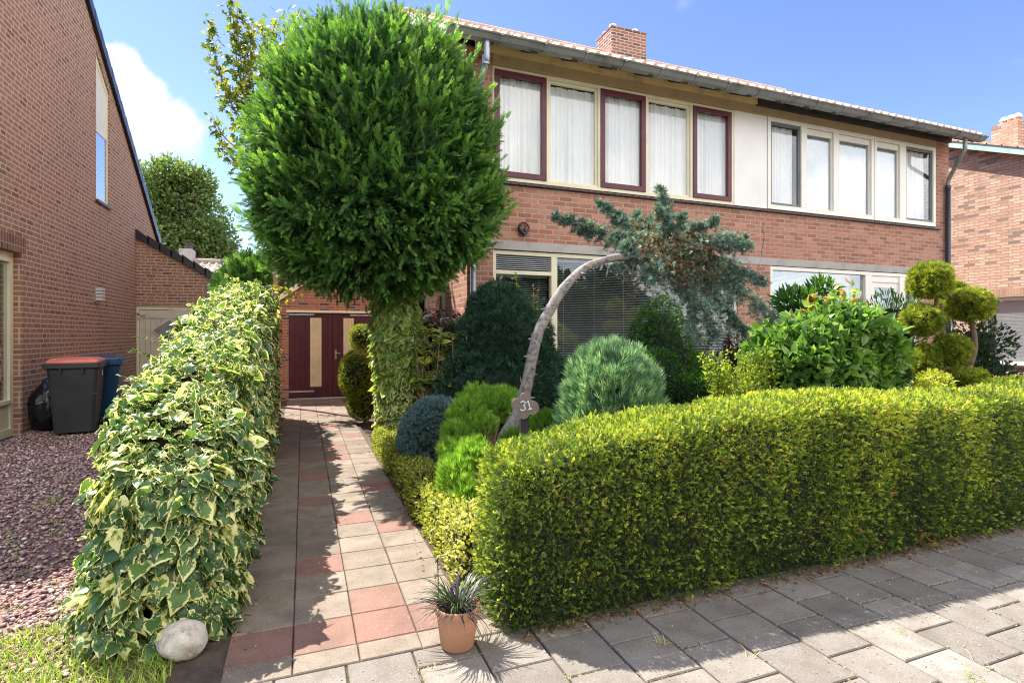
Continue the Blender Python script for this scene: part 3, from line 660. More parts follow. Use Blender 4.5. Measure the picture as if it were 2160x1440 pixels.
# room interiors
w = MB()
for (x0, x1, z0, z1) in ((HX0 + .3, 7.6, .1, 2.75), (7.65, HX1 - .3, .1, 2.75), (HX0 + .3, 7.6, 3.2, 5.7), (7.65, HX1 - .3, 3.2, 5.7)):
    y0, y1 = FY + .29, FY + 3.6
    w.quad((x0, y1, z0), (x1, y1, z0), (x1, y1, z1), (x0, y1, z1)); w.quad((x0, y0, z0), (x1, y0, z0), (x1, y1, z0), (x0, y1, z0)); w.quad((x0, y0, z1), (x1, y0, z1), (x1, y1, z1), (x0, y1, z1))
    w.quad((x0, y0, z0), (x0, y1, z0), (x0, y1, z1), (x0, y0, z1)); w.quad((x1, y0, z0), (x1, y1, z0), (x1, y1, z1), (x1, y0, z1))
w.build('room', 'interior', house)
# --- windows
def ring(mb, x0, x1, z0, z1, y0, y1, t, tb=None):
    tb = tb or t
    mb.box(x0, x1, y0, y1, z0, z0 + tb); mb.box(x0, x1, y0, y1, z1 - t, z1); mb.box(x0, x0 + t, y0, y1, z0 + tb, z1 - t); mb.box(x1 - t, x1, y0, y1, z0 + tb, z1 - t)
def pane(parent, x0, x1, z0, z1, y, g='glass'):
    MB().box(x0, x1, y, y + .005, z0, z1).build('pane', g, parent)
def curtain(parent, x0, x1, z0, z1, y, seed, per=.085, amp=.022):
    n = max(20, int((x1 - x0) / .009)); g = np.random.default_rng(seed)
    xs = np.linspace(x0, x1, n); ph = np.cumsum(g.uniform(.5, 1.5, n)) * .009 / per * 6.28
    m = MB(); zs = np.linspace(z0, z1, 6)
    for zi in zs:
        k = (z1 - zi) / (z1 - z0)
        for i, x in enumerate(xs): va = .45 + .75 * (.5 + .5 * math.sin(ph[i] * .173 + seed * 2.1)); m.v.append((x + .015 * k * math.sin(ph[i] * .37 + seed), y + amp * va * (.45 + .6 * k) * math.sin(ph[i]) + .014 * math.sin(ph[i] * .31 + seed), zi))
    for a in range(5):
        for i in range(n - 1): m.f.append((a * n + i, a * n + i + 1, (a + 1) * n + i + 1, (a + 1) * n + i)); m.mi.append(0)
    return m.build('curtain', 'curtain', parent, smooth=True)
def blind(parent, x0, x1, z0, z1, y, mat='slat', pitch=.028, tilt=.35, wd=.024):
    m = MB(); z = z0 + .02
    dy, dz = wd * math.cos(tilt) / 2, wd * math.sin(tilt) / 2
    while z < z1 - .03:
        m.quad((x0, y - dy, z - dz), (x1, y - dy, z - dz), (x1, y + dy, z + dz), (x0, y + dy, z + dz)); z += pitch
    m.box(x0, x1, y - .015, y + .015, z1 - .03, z1); m.box(x0, x1, y - .013, y + .013, z0, z0 + .012)
    k = max(2, int((x1 - x0) / .55) + 1)
    for i in range(k): xx = x0 + (x1 - x0) * (i + .25) / (k - .5); m.box(xx, xx + .003, y - .016, y - .014, z0, z1 - .03)
    return m.build('blind', mat, parent)
# upper left band: five lights, three in maroon sashes
cols = [(1044, 1152.7), (1160, 1263), (1268, 1362), (1368.5, 1458), (1463, 1543)]
fr = MB(); yF = FY + .015
fr.box(uL0, uL1 - .002, yF, yF + .11, ZB, ZB + .06); fr.box(uL0, uL1 - .002, yF, yF + .11, ZT - .055, ZT)
edges_ = [uL0] + [None] * 0
xs = [(fx(a, FY), fx(b_, FY)) for a, b_ in cols]
prev = uL0
for i, (a, b_) in enumerate(xs): fr.box(prev, a, yF, yF + .11, ZB + .06, ZT - .055); prev = b_
fr.box(prev, uL1 - .002, yF, yF + .11, ZB + .06, ZT - .055)
fw = fr.build('window', 'cream_pale', house, bevel=.003); fw['label'] = 'five-light upstairs window in cream frame with three maroon sashes and net curtains'
for i, (a, b_) in enumerate(xs):
    z0, z1 = ZB + .06, ZT - .055
    if i % 2 == 0:
        m_ = MB(); ring(m_, a - .004, b_ + .004, z0 - .004, z1 + .004, yF - .02, yF + .045, .082, .085); m_.build('sash', 'maroon', fw, bevel=.004)
        pane(fw, a + .078, b_ - .078, z0 + .08, z1 - .078, yF + .02)
    else:
        m_ = MB(); ring(m_, a + .001, b_ - .001, z0 + .001, z1 - .001, yF + .04, yF + .09, .035, .035); m_.build('glazing_bead', 'cream_pale', fw)
        pane(fw, a + .036, b_ - .036, z0 + .036, z1 - .036, yF + .06)
    curtain(fw, a + .01, b_ - .01, z0 - .02, z1 - .05, yF + .115, i + 3, .075, .028)
MB().box(uL1, uP1 - .012, FY + .005, FY + .1, ZB - .0, ZT).build('white_panel', 'white_panel', house)
# upper right: two modern units
def unit2(x0, x1, lights, dark, label):
    m_ = MB(); y0 = FY - .01
    ring(m_, x0, x1, ZB + .0, ZT - .0, y0, y0 + .1, .075, .085)
    ls = [(fx(a, FY), fx(b_, FY)) for a, b_ in lights]; ls[0] = (x0 + .075, ls[0][1]); ls[-1] = (ls[-1][0], x1 - .075)
    for (a, b_), (c_, d_) in zip(ls[:-1], ls[1:]): m_.box(b_, c_, y0 + .002, y0 + .1, ZB + .085, ZT - .075)
    o_ = m_.build('window', 'offwhite', house, bevel=.004); o_['label'] = label
    for i, (a, b_) in enumerate(ls):
        z0, z1 = ZB + .085, ZT - .075
        if i in dark:
            m2_ = MB(); ring(m2_, a, b_, z0, z1, y0 + .03, y0 + .07, .05); m2_.build('sash', 'sash_dark', o_); pane(o_, a + .05, b_ - .05, z0 + .05, z1 - .05, y0 + .05, 'glass'); curtain(o_, a + .03, b_ - .1, z0, z1 - .04, y0 + .13, i + 40, .05, .012)
        else:
            m2_ = MB(); ring(m2_, a, b_, z0, z1, y0 + .05, y0 + .08, .022); m2_.build('sash', 'offwhite', o_)
            MB().box(a + .02, b_ - .02, y0 + .03, y0 + .05, z1 - .12, z1 - .01).build('vent_strip', 'offwhite', o_)
            pane(o_, a + .022, b_ - .022, z0 + .022, z1 - .12, y0 + .06, 'glass_bright'); blind(o_, a + .0, b_ + .07, z0, z1 - .05, y0 + .115, 'slat_white', .022, 1.38, .026)
M['sash_dark'] = paint('dark_grey_sash', (.14, .15, .16), .4, .1, 4)
unit2(uP1, fx(1843, FY), [(1627, 1690), (1702, 1758), (1770, 1826)], {0}, 'three-light upstairs window in off-white frame beside the white panel')
unit2(fx(1844, FY), uR1, [(1850, 1898), (1911, 1961)], {1}, 'two-light upstairs window in off-white frame at the right end')
# ground floor left: big window with venetian blinds and vent grille
yG = FY + .03; gx1 = fx(1165, FY); gx2 = fx(1174, FY); ZV = fz(548 + 24, 1165, FY); TOPG = BAND0 - .012
m_ = MB(); ring(m_, gwL0, gwL1, GZ0, TOPG, yG, yG + .1, .06, .07); m_.box(gx1, gx2 + .03, yG + .002, yG + .1, GZ0 + .07, TOPG - .06)
m_.box(gwL0 + .06, gx1, yG + .002, yG + .1, ZV - .07, ZV - .01)
gw = m_.build('window', 'cream_pale', house, bevel=.004); gw['label'] = 'wide ground-floor window with open horizontal blinds behind the junipers'
m_ = MB(); z = ZV + .012
while z < TOPG - .075: m_.prism([(yG + .02, z), (yG + .055, z + .018), (yG + .055, z + .022), (yG + .02, z + .004)], 'x', gwL0 + .06, gx1); z += .03
m_.build('vent_grille', 'slat', gw)
pane(gw, gwL0 + .06, gx1, GZ0 + .07, ZV - .07, yG + .05); pane(gw, gx2 + .03, gwL1 - .06, GZ0 + .07, TOPG - .06, yG + .05)
blind(gw, gwL0 + .08, gx1 - .02, GZ0 + .07, ZV - .07, yG + .13, tilt=.30); blind(gw, gx2 + .05, gwL1 - .5, GZ0 + .07, TOPG - .08, yG + .13, tilt=.30); blind(gw, gwL1 - .48, gwL1 - .08, GZ0 + .07, TOPG - .08, yG + .16, tilt=.75)
MB().box(gwL0 - .03, gwL1 + .03, FY - .05, FY + .029, GZ0 - .05, GZ0).build('window_sill', 'concrete', house)
# ground floor right
ga, gb, gc, gd = fx(1827, FY), fx(1841, FY), fx(1899, FY), fx(1911, FY)
m_ = MB(); ring(m_, gwR0, gwR1, GZ0, TOPG, yG - .02, yG + .1, .07, .07); m_.box(ga, gb, yG - .018, yG + .1, GZ0 + .07, TOPG - .07); m_.box(gc, gd, yG - .018, yG + .1, GZ0 + .07, TOPG - .07)
m_.box(gb, gc, yG - .0, yG + .08, TOPG - .2, TOPG - .07); gw = m_.build('window', 'offwhite', house, bevel=.004); gw['label'] = 'ground-floor window and glazed door in off-white frame behind the camellia'
pane(gw, gwR0 + .07, ga, GZ0 + .07, TOPG - .07, yG + .04, 'glass_bright'); blind(gw, gwR0 + .08, ga - .25, GZ0 + .07, TOPG - .08, yG + .15, 'slat_white', .024, 1.0)
m_ = MB(); ring(m_, gb, gc, GZ0 + .07, TOPG - .2, yG + .02, yG + .06, .11); m_.build('door_leaf', 'offwhite', gw); pane(gw, gb + .11, gc - .11, GZ0 + .18, TOPG - .31, yG + .04, 'glass_bright'); blind(gw, gb + .02, gc - .02, GZ0 + .1, TOPG - .22, yG + .2, 'slat_white', .024, .8)
pane(gw, gd, gwR1 - .07, GZ0 + .07, TOPG - .07, yG + .04)
# --- roof
def pantiles(name, x0, x1, y0, z0, y1, z1, mat, parent, per=.205, row=.34, amp=.056, thick=.048):
    """pantiled slope from eaves (y0,z0) to ridge (y1,z1)"""
    nx = int((x1 - x0) / per) * 8 + 1; xs_ = np.linspace(x0, x1, nx); u = ((xs_ - x0) / per) % 1.0
    prof = np.where(u < .42, np.sin(u / .42 * np.pi), -.28 * np.sin((u - .42) / .58 * np.pi)) * amp
    Ls = math.hypot(y1 - y0, z1 - z0); nr = int(round(Ls / row)); dy, dz = (y1 - y0) / nr, (z1 - z0) / nr
    m_ = MB(); g = random.Random(3)
    for r_ in range(nr):
        wob = np.repeat([g.uniform(-.004, .004) for _ in range(nx // 8 + 1)], 8)[:nx]
        base = len(m_.v)
        for (s_, lift) in ((0, .030), (1.06, .004)):
            yy = y0 + dy * (r_ + s_); zz = z0 + dz * (r_ + s_)
            for i in range(nx): m_.v.append((xs_[i], yy + wob[i], zz + prof[i] + lift + wob[i]))
        for i in range(nx): m_.v.append((xs_[i], y0 + dy * r_ + wob[i], z0 + dz * r_ + prof[i] + .030 - thick + wob[i]))
        for i in range(nx): m_.v.append((xs_[i], y0 + dy * (r_ + .5), z0 + dz * (r_ + .5) + prof[i] + .012 - thick + wob[i]))
        for i in range(nx - 1):
            m_.f.append((base + i, base + i + 1, base + nx + i + 1, base + nx + i)); m_.f.append((base + 2 * nx + i, base + 2 * nx + i + 1, base + i + 1, base + i)); m_.f.append((base + 3 * nx + i, base + 3 * nx + i + 1, base + 2 * nx + i + 1, base + 2 * nx + i)); m_.mi += [0] * 3
    return m_.build(name, mat, parent)
PT = .590; E0Y, E0Z = 7.12, 5.665; RY = 12.2; RZ = E0Z + (RY - E0Y) * PT
m_ = MB(); m_.prism([(E0Y + .1, E0Z - .02), (RY, RZ - .06), (17.3, E0Z - .02), (17.3, E0Z - .12), (RY, RZ - .18), (E0Y + .1, E0Z - .08)], 'x', RX0 + .08, RX1 - .04); rf = m_.build('roof', 'beam', house)
pantiles('roof_tiles', RX0 + .02, RX1 - .02, E0Y, E0Z, RY, RZ, 'tile', rf); pantiles('roof_tiles', RX0 + .02, RX1 - .02, 17.3, E0Z, RY, RZ, 'tile', rf)
m_ = MB(); m_.tube([(RX0, RY, RZ + .03), (RX1, RY, RZ + .03)], .11, 12); m_.build('ridge_tiles', 'tile', rf)
for x in (RX0, RX1 - .05): MB().prism([(E0Y + .08, E0Z - .10), (RY, RZ - .16), (17.3, E0Z - .1), (17.3, E0Z + .05), (RY, RZ + .03), (E0Y + .08, E0Z + .04)], 'x', x, x + .045).build('barge_board', 'cream_pale' if x < 5 else 'dark_board', rf)
# gutter
prof = [(7.06, 5.665), (7.045, 5.655), (7.055, 5.64), (7.075, 5.632), (7.12, 5.582), (7.225, 5.575), (7.23, 5.64), (7.222, 5.64), (7.218, 5.585), (7.125, 5.592), (7.085, 5.645)]
m_ = MB(); m_.prism(prof, 'x', RX0, RX1 + .06); gut = m_.build('gutter', 'zinc', house)
x = RX0 + .75
while x < RX1:
    m_ = MB(); m_.prism([(7.048, 5.652), (7.045, 5.63), (7.068, 5.622), (7.115, 5.572), (7.235, 5.565), (7.235, 5.576), (7.119, 5.583), (7.074, 5.633)], 'x', x, x + .03); m_.build('gutter_bracket', 'zinc_edge', gut)
    if x < RX1 - .1: m_ = MB(); m_.prism([(7.2, 5.60), (7.6, 5.80), (7.6, 5.76), (7.2, 5.545)], 'x', x - .15, x - .06); m_.build('rafter_end', 'dark_board', rf)
    x += .667
for x in (RX0 - .004, RX1 + .058): MB().prism(prof[:8], 'x', x, x + .006).build('gutter_end', 'zinc', gut)
xa = fx(1025, 7.22)
m_ = MB(); m_.tube(ribbon([(xa, 7.18, 5.58), (xa, 7.18, 5.36), (xa, 7.24, 5.28), (xa - .04, 7.50, 4.95), (xa - .06, 7.63, 4.72), (xa - .06, 7.64, 4.3), (xa - .06, 7.64, 2.0), (xa - .06, 7.64, .05)], 40), .042, 12)
m_.lathe([(.05, 5.27), (.052, 5.30), (.052, 5.38), (.05, 5.40)], xa, 7.223, 14); m_.build('downpipe', 'zinc_pale', house, smooth=True)
xb = fx(2031, 7.22); xc = fx(2000, 7.63)
m_ = MB(); m_.tube([(xb, 7.18, 5.58), (xb, 7.18, 5.35), (xb, 7.23, 5.28), (xc, 7.62, 4.86), (xc, 7.63, 4.76), (xc, 7.63, 4.7)], .04, 12); dp = m_.build('downpipe', 'zinc', house, smooth=True)
m_ = MB(); m_.tube([(xc, 7.63, 4.72), (xc, 7.63, -.02)], .05, 14); m_.lathe([(.056, 4.66), (.056, 4.73)], xc, 7.63, 14); m_.build('lower_pipe', 'pipe_dark', dp, smooth=True)
# chimney
cx0, cx1 = fx(1290, 11.7), fx(1363, 11.7); cyf = 11.7; czt = fz(57, 1290, 11.7)
m_ = MB(); m_.box(cx0, cx1, cyf, 12.44, 7.9, czt); m_.box(cx0 - .015, cx1 + .015, cyf - .015, 12.455, czt - .0, czt + .035)
ch = m_.build('chimney', 'brick_chimney', house)
for (px_, yy) in ((.18, 11.95), (.82, 11.95), (.2, 12.3)):
    xx = cx0 + (cx1 - cx0) * px_; m_ = MB(); m_.lathe([(.085, czt + .03), (.085, czt + .13), (0.001, czt + .13)], xx, yy, 16); m_.build('chimney_pot', 'terracotta', ch)
    m_ = MB(); m_.lathe([(.095, czt + .13), (.095, czt + .15), (.06, czt + .155), (.06, czt + .185), (.095, czt + .19), (.095, czt + .205), (.04, czt + .235), (0.001, czt + .24)], xx, yy, 8); m_.build('cowl', 'steel_white', ch) if 'steel_white' in M else m_.build('cowl', 'offwhite', ch)
# cracked joint in the band
m_ = MB(); cp = [(1611, 470), (1608, 486), (1612, 497), (1610, 512), (1607, 528), (1606, 540), (1602, 556), (1600, 562)]
m_.tube([(fx(a, FY - .003), FY - .004, fz(b_, a, FY)) for a, b_ in cp], .0035, 5); m_.build('wall_crack', 'dark_board', house)
# side porch with small window
porch = MB(); PXa, PYa = 1.62, 9.0
porch.box(PXa, HX0 - .002, PYa, PYa + .1, -.03, 1.0); porch.box(PXa, HX0 - .002, PYa, PYa + .1, 2.2, 2.45); porch.box(PXa, PXa + .1, PYa + .1, 11.2, -.03, 2.45); porch.box(PXa + .1, HX0 - .002, 11.1, 11.2, -.03, 2.45)
porch.box(PXa, PXa + .07, PYa, PYa + .1, 1.0, 2.2)
pw = porch.build('porch', 'brick', house); MB().box(PXa - .1, HX0 - .003, PYa - .1, 11.3, 2.453, 2.56).build('flat_roof', 'offwhite', pw)
m_ = MB(); ring(m_, PXa + .07, HX0 - .003, 1.0, 2.2, PYa - .01, PYa + .06, .05); m_.box(1.90, 1.95, PYa - .008, PYa + .06, 1.05, 2.15); m_.build('porch_window', 'offwhite', pw)
MB().box(PXa + .12, HX0 - .05, PYa + .02, PYa + .025, 1.05, 2.15).build('porch_pane', 'glass_bright', pw)
blind(pw, 1.97, HX0 - .06, 1.05, 2.15, PYa + .1, 'slat_white', .03, .9)

# ================================================================== LEFT HOUSE
LX = -3.97; LY0 = 8.1
left = thing('brick_house', 'tall brick neighbour with steep gable edge on the left', 'house')
wy0, wy1 = sy(207, LX) - .12, sy(231, LX); wz0 = sz(436, 227, LX)
def rake(y): return 8.02 + (12.87 - y) * .69
w = MB(); bwY0, bwY1, bwZ1 = 8.5, sy(46, LX), 2.72
RYL = 11.8
w.box(LX - .3, LX, LY0, bwY0, -.03, bwZ1); w.box(LX - .3, LX, LY0, wy0, bwZ1 + .24, wz0); w.box(LX - .3, LX, bwY1, 20.2, -.03, bwZ1)
w.box(LX - .3, LX, LY0, bwY0, bwZ1, bwZ1 + .24); w.box(LX - .3, LX, bwY1 + .12, 20.2, bwZ1, bwZ1 + .24)
w.box(LX - .3, LX, wy0, wy1, bwZ1 + .24, wz0)
w.prism([(LY0, wz0), (wy0, wz0), (wy0, rake(wy0)), (RYL, rake(RYL)), (LY0, rake(RYL) - (RYL - LY0) * .69)], 'x', LX - .3, LX)
w.prism([(wy1, bwZ1 + .24), (20.2, bwZ1 + .24), (20.2, rake(20.2)), (wy1, rake(wy1))], 'x', LX - .3, LX)
w.prism([(wy0, rake(wy0) - .28), (wy1, rake(wy1) - .28), (wy1, rake(wy1)), (wy0, rake(wy0))], 'x', LX - .3, LX)
w.box(LX - 9, LX - .3, LY0, LY0 + .3, -.03, 6.1)
w.build('wall', 'brick_left', left)
w = MB(); w.box(LX - .3, LX + .004, bwY0, bwY1 + .12, bwZ1, bwZ1 + .24); w.build('window_lintel', 'soldier', left)
w = MB()
for (a, za, b_, zb_) in ((RYL, rake(RYL), 20.5, rake(20.5)), (RYL, rake(RYL), 7.7, rake(RYL) - 4.1 * .69)):
    w.prism([(a, za + .02), (b_, zb_ + .02), (b_, zb_ + .20), (a, za + .20)], 'x', LX - 9.2, LX + .02)
rl = w.build('roof', 'black_tile', left)
w = MB(); k = 0; y = RYL
while y < 20.4:   # stepped verge tiles
    w.prism([(y, rake(y) - .05), (y + .36, rake(y + .36) - .05), (y + .36, rake(y + .36) + .17), (y, rake(y) + .21)], 'x', LX + .021, LX + .075); y += .34
w.build('verge_tiles', 'black_tile', rl)
w = MB(); yw = LX - .03
w.prism([(wy0 + .0, wz0), (wy0 + .08, wz0 + .08), (wy0 + .08, rake(wy0 + .08) - .42), (wy0, rake(wy0) - .28)], 'x', yw - .022, yw)
w.prism([(wy0 + .0, wz0), (wy1, wz0), (wy1 - .07, wz0 + .08), (wy0 + .08, wz0 + .08)], 'x', yw - .022, yw)
w.prism([(wy1, wz0), (wy1, rake(wy1) - .28), (wy1 - .07, rake(wy1 - .07) - .42), (wy1 - .07, wz0 + .08)], 'x', yw - .022, yw)
w.prism([(wy0, rake(wy0) - .28), (wy0 + .08, rake(wy0 + .08) - .42), (wy1 - .07, rake(wy1 - .07) - .42), (wy1, rake(wy1) - .28)], 'x', yw - .022, yw)
zt_ = sz(285, 215, LX); w.box(yw - .021, yw - .002, wy0 + .08, wy1 - .07, zt_, zt_ + .09)
gwi = w.build('window', 'cream_pale', left); gwi['label'] = 'narrow window tucked under the sloping roof edge'
w = MB(); w.prism([(wy0 + .08, zt_ + .09), (wy1 - .07, zt_ + .09), (wy1 - .07, rake(wy1 - .07) - .42), (wy0 + .08, rake(wy0 + .08) - .42)], 'x', yw - .016, yw - .010); w.build('upper_panel', 'cream_pale', gwi)
MB().box(yw - .016, yw - .012, wy0 + .08, wy1 - .07, wz0 + .08, zt_).build('pane', 'glass_bright', gwi)
MB().box(LX - .06, LX + .05, wy0 - .04, wy1 + .0, wz0 - .05, wz0).build('window_sill', 'sill', gwi)
w = MB(); w.quad((LX - .6, wy0 - .2, wz0), (LX - .6, wy1 + .3, wz0), (LX - .6, wy1 + .3, 7.6), (LX - .6, wy0 - .2, 7.6)); w.build('inner_curtain', 'slat', gwi)
# ground-floor window of the left house
w = MB(); yy = LX - .10; zc = sz(842, 36, LX)
w.box(yy - .07, yy, bwY0, bwY1, -.02, .10); w.box(yy - .07, yy, bwY0, bwY1, bwZ1 - .1, bwZ1); w.box(yy - .07, yy, bwY1 - .09, bwY1, .10, bwZ1 - .1); w.box(yy - .07, yy, bwY0, bwY0 + .09, .10, bwZ1 - .1)
w.box(yy - .069, yy + .03, bwY0 + .09, bwY1 - .09, zc - .06, zc); gl = w.build('window', 'cream_pale', left, bevel=.004); gl['label'] = 'floor-length ground window with blinds at the left picture edge'
MB().box(yy - .05, yy - .02, bwY0 + .09, bwY1 - .09, .10, zc - .06).build('lower_panel', 'cream_pale', gl)
w = MB(); w.box(yy - .06, yy + .012, bwY1 - .135, bwY1 - .09, zc, bwZ1 - .1); w.box(yy - .06, yy + .012, bwY0 + .09, bwY1 - .135, bwZ1 - .15, bwZ1 - .1); w.build('sash', 'cream_pale', gl)
MB().box(yy - .03, yy - .025, bwY0 + .09, bwY1 - .135, zc, bwZ1 - .15).build('pane', 'glass_bright', gl)
w = MB(); z = zc + .02
while z < bwZ1 - .16: w.quad((yy - .10, bwY0 + .1, z), (yy - .10, bwY1 - .10, z), (yy - .085, bwY1 - .10, z + .016), (yy - .085, bwY0 + .1, z + .016)); z += .024
w.build('blind', 'slat_white', gl)
w = MB(); w.box(LX - 3, LX - .31, bwY0 - .3, bwY1 + .3, 0, 3); 
w.f = [tuple(reversed(f)) for f in w.f]; w.f.pop(3); w.mi.pop(); w.build('room', 'interior', left)
# wall lamp
lyy = sy(205, LX); lzz = sz(621, 205, LX)
w = MB(); w.box(LX, LX + .03, lyy - .20, lyy - .06, lzz - .16, lzz + .16); lamp = w.build('wall_lamp', 'steel', left, bevel=.004)
w = MB()
for i in range(4): w.box(LX + .031, LX + .14, lyy - .19 + .0, lyy + .0, lzz - .13 + i * .068, lzz - .13 + i * .068 + .052)
w.build('lamp_louvres', 'wall_light', lamp, bevel=.004)
# wing with side gate
WY = sy(287, LX); wzr0 = fz(497, 287, WY); WX1 = fx(470, WY); wzr1 = fz(597, 462, WY)
gzt = fz(652, 290, WY); gx1_ = fx(430, WY)
w = MB(); w.prism([(LX, gzt + .09), (WX1, gzt + .09), (WX1, wzr1), (LX, wzr0)], 'y', WY, WY + .25); w.box(gx1_, WX1, WY, WY + .25, -.03, gzt + .09); w.box(WX1 - .25, WX1, WY + .25, WY + 6, -.03, wzr1); w.build('side_wing_wall', 'brick_left', left)
w = MB(); n_ = 9
for i in range(n_):
    a, b_ = i / n_, (i + 1.12) / n_; x0, x1 = LX + (WX1 + .35 - LX) * a, LX + (WX1 + .35 - LX) * b_; sl_ = (wzr1 - wzr0) / (WX1 - LX)
    z0, z1 = wzr0 + sl_ * (x0 - LX), wzr0 + sl_ * (x1 - LX)
    w.prism([(x0, z0 - .06), (x1, z1 - .04), (x1, z1 + .12), (x0, z0 + .17)], 'y', WY - .07, WY - .01)
w.build('verge_board', 'black_tile', left)
w = MB(); sl_ = (wzr1 - wzr0) / (WX1 - LX); w.prism([(LX, wzr0 + .01), (WX1 + .4, wzr0 + sl_ * (WX1 + .4 - LX) + .01), (WX1 + .4, wzr0 + sl_ * (WX1 + .4 - LX) + .1), (LX, wzr0 + .1)], 'y', WY - .009, WY + 6); w.build('side_wing_roof', 'black_tile', left)
gate = MB(); gate.box(LX + .002, gx1_, WY + .03, WY + .12, gzt, gzt + .088); gate.box(LX + .002, LX + .06, WY + .03, WY + .12, 0, gzt); gt = gate.build('side_gate', 'cream_pale', left); gt['label'] = 'pale boarded gate with a diamond window'
w = MB(); x = LX + .065
while x < gx1_ - .01: w.box(x, min(x + .12, gx1_) - .006, WY + .06, WY + .10, .03, gzt - .005); x += .12
w.box(LX + .065, gx1_, WY + .04, WY + .058, gzt - .22, gzt - .02); w.build('board', 'gate_paint', gt)
dxp = fx(357, WY); dzp = fz(697, 357, WY)
w = MB(); w.prism([(dxp - .42, dzp), (dxp, dzp + .33), (dxp + .42, dzp), (dxp, dzp - .33)], 'y', WY + .035, WY + .055); w.build('diamond_frame', 'gate_paint', gt)
w = MB(); w.prism([(dxp - .36, dzp), (dxp, dzp + .28), (dxp + .36, dzp), (dxp, dzp - .28)], 'y', WY + .028, WY + .034); w.build('diamond_pane', 'zinc', gt)
w = MB(); w.box(LX + .03, LX + .07, WY + .0, WY + .028, gzt - .24, gzt - .06); w.box(LX + .03, LX + .2, WY + .0, WY + .029, gzt - .15, gzt - .11); w.build('hinge', 'gate_paint', gt)

# ================================================================== GARAGE
GY = 13.45
gar = thing('brick_garage', 'red brick garage with maroon double doors at the end of the path', 'garage')
dl, dm, dr = fx(609, GY), fx(702, GY), fx(702, GY) + (fx(702, GY) - fx(609, GY)); dtop = fz(659, 702, GY)
gx0 = fx(588, GY); gxr = dr + .5
w = MB(); w.box(gx0, dl, GY, GY + .2, -.03, dtop); w.box(dr, gxr, GY, GY + .2, -.03, dtop); w.prism([(gx0, dtop + .0), (gxr, dtop + .0), (gxr, 2.7), (.9, 3.3), (gx0, 2.35)], 'y', GY, GY + .2)
w.box(gx0, gx0 + .2, GY + .2, GY + 6, -.03, 2.3); w.box(gxr - .2, gxr, GY + .2, GY + 6, -.03, 2.3); w.build('wall', 'brick_garage', gar)
w = MB(); w.box(dl - .05, dr + .05, GY - .03, GY - .001, dtop - .01, dtop + .045); w.build('door_lintel', 'cream_pale', gar)
w = MB(); w.prism([(gx0 - .35, 2.0), (.9, 3.28), (.9, 3.42), (gx0 - .42, 2.08)], 'y', GY - .08, GY - .04); w.prism([(.9, 3.28), (gxr + .3, 2.5), (gxr + .3, 2.62), (.9, 3.42)], 'y', GY - .08, GY - .04); w.build('barge_board', 'cream_pale', gar)
w = MB(); w.prism([(gx0 - .35, 2.08), (.9, 3.40), (gxr + .3, 2.62), (gxr + .3, 2.72), (.9, 3.5), (gx0 - .35, 2.18)], 'y', GY - .039, GY + 6); w.build('roof', 'black_tile', gar)
for k, (a, b_) in enumerate(((dl, dm), (dm, dr))):
    w = MB(); x = a + .004; nb = 8; bw_ = (b_ - a - .008) / nb; pa = a + (b_ - a) * .48; pb_ = a + (b_ - a) * .74
    if k: pa, pb_ = a + (b_ - a) * .25, a + (b_ - a) * .50
    for i in range(nb): w.box(x + i * bw_ + .002, x + (i + 1) * bw_ - .002, GY + .03, GY + .07, .04, dtop - .012)
    w.box(a + .003, b_ - .003, GY + .05, GY + .08, .04, dtop - .012)
    dd = w.build('door', 'maroon_door', gar)
    w = MB(); i0 = 0
    for i in range(4): q = (pb_ - pa) / 4; w.box(pa + i * q + .0015, pa + (i + 1) * q - .0015, GY + .018, GY + .0295, .28, dtop - .13)
    w.build('door_panel', 'ochre_panel', dd)
    hx = a if k == 0 else b_ - .55
    for hz in (dtop - .075, .16): MB().box(hx - .02, hx + .55, GY + .008, GY + .017, hz, hz + .04).build('hinge_strap', 'zinc_pale', dd)
    if k:
        w = MB(); w.box(a + .045, a + .085, GY + .012, GY + .029, .92, 1.13); w.tube([(a + .065, GY + .02, 1.05), (a + .065, GY - .03, 1.05), (a + .17, GY - .03, 1.05)], .010, 8); w.build('door_handle', 'steel', dd)
w = MB(); w.box(dl, dr, GY - .06, GY + .1, -.02, .025); w.build('threshold', 'concrete', gar)
w = MB(); w.box(gx0 - .1, gxr, GY + .25, GY + .3, 0, 3.2); w.build('inner_wall', 'interior', gar)

# ================================================================== RIGHT NEIGHBOUR
NX = 17.0
nb_ = thing('neighbour_house', 'sunlit orange brick gable of the next house at the right edge', 'house')
nr0y, nr0z = sy(2015, NX), sz(312, 2015, NX); nr1y, nr1z = sy(2160, NX), sz(327, 2160, NX); nsl = (nr0z - nr1z) / (nr0y - nr1y)
def nrk(y): return nr1z + (y - nr1y) * nsl
nwy1 = sy(2072, NX); nwz0 = sz(768, 2090, NX); nwz1 = sz(628, 2090, NX)
w = MB(); Y0n = 7.5
w.box(NX, NX + .3, Y0n, nwy1, -.03, nwz0); w.box(NX, NX + .3, nwy1, 17, -.03, nwz1); w.prism([(Y0n, nwz1 + .22), (17, nwz1 + .22), (17, nrk(7.6)), (12.2, nrk(12.2)), (Y0n, nrk(Y0n))], 'x', NX, NX + .3)
w.box(NX, NX + .3, nwy1 + .15, 17, nwz1, nwz1 + .22)
w.box(NX + .3, NX + 9, Y0n, Y0n + .3, -.03, 5.6); w.build('wall', 'brick_right', nb_)
w = MB(); w.box(NX - .004, NX + .29, Y0n, nwy1 + .15, nwz1, nwz1 + .22); w.build('window_lintel', brickmat('neighbour_soldier', (.46, .25, .165), (.52, .30, .20), (.16, .11, .09), (.30, .24, .19), .062, .25, .009, .0, dark=.06), nb_)
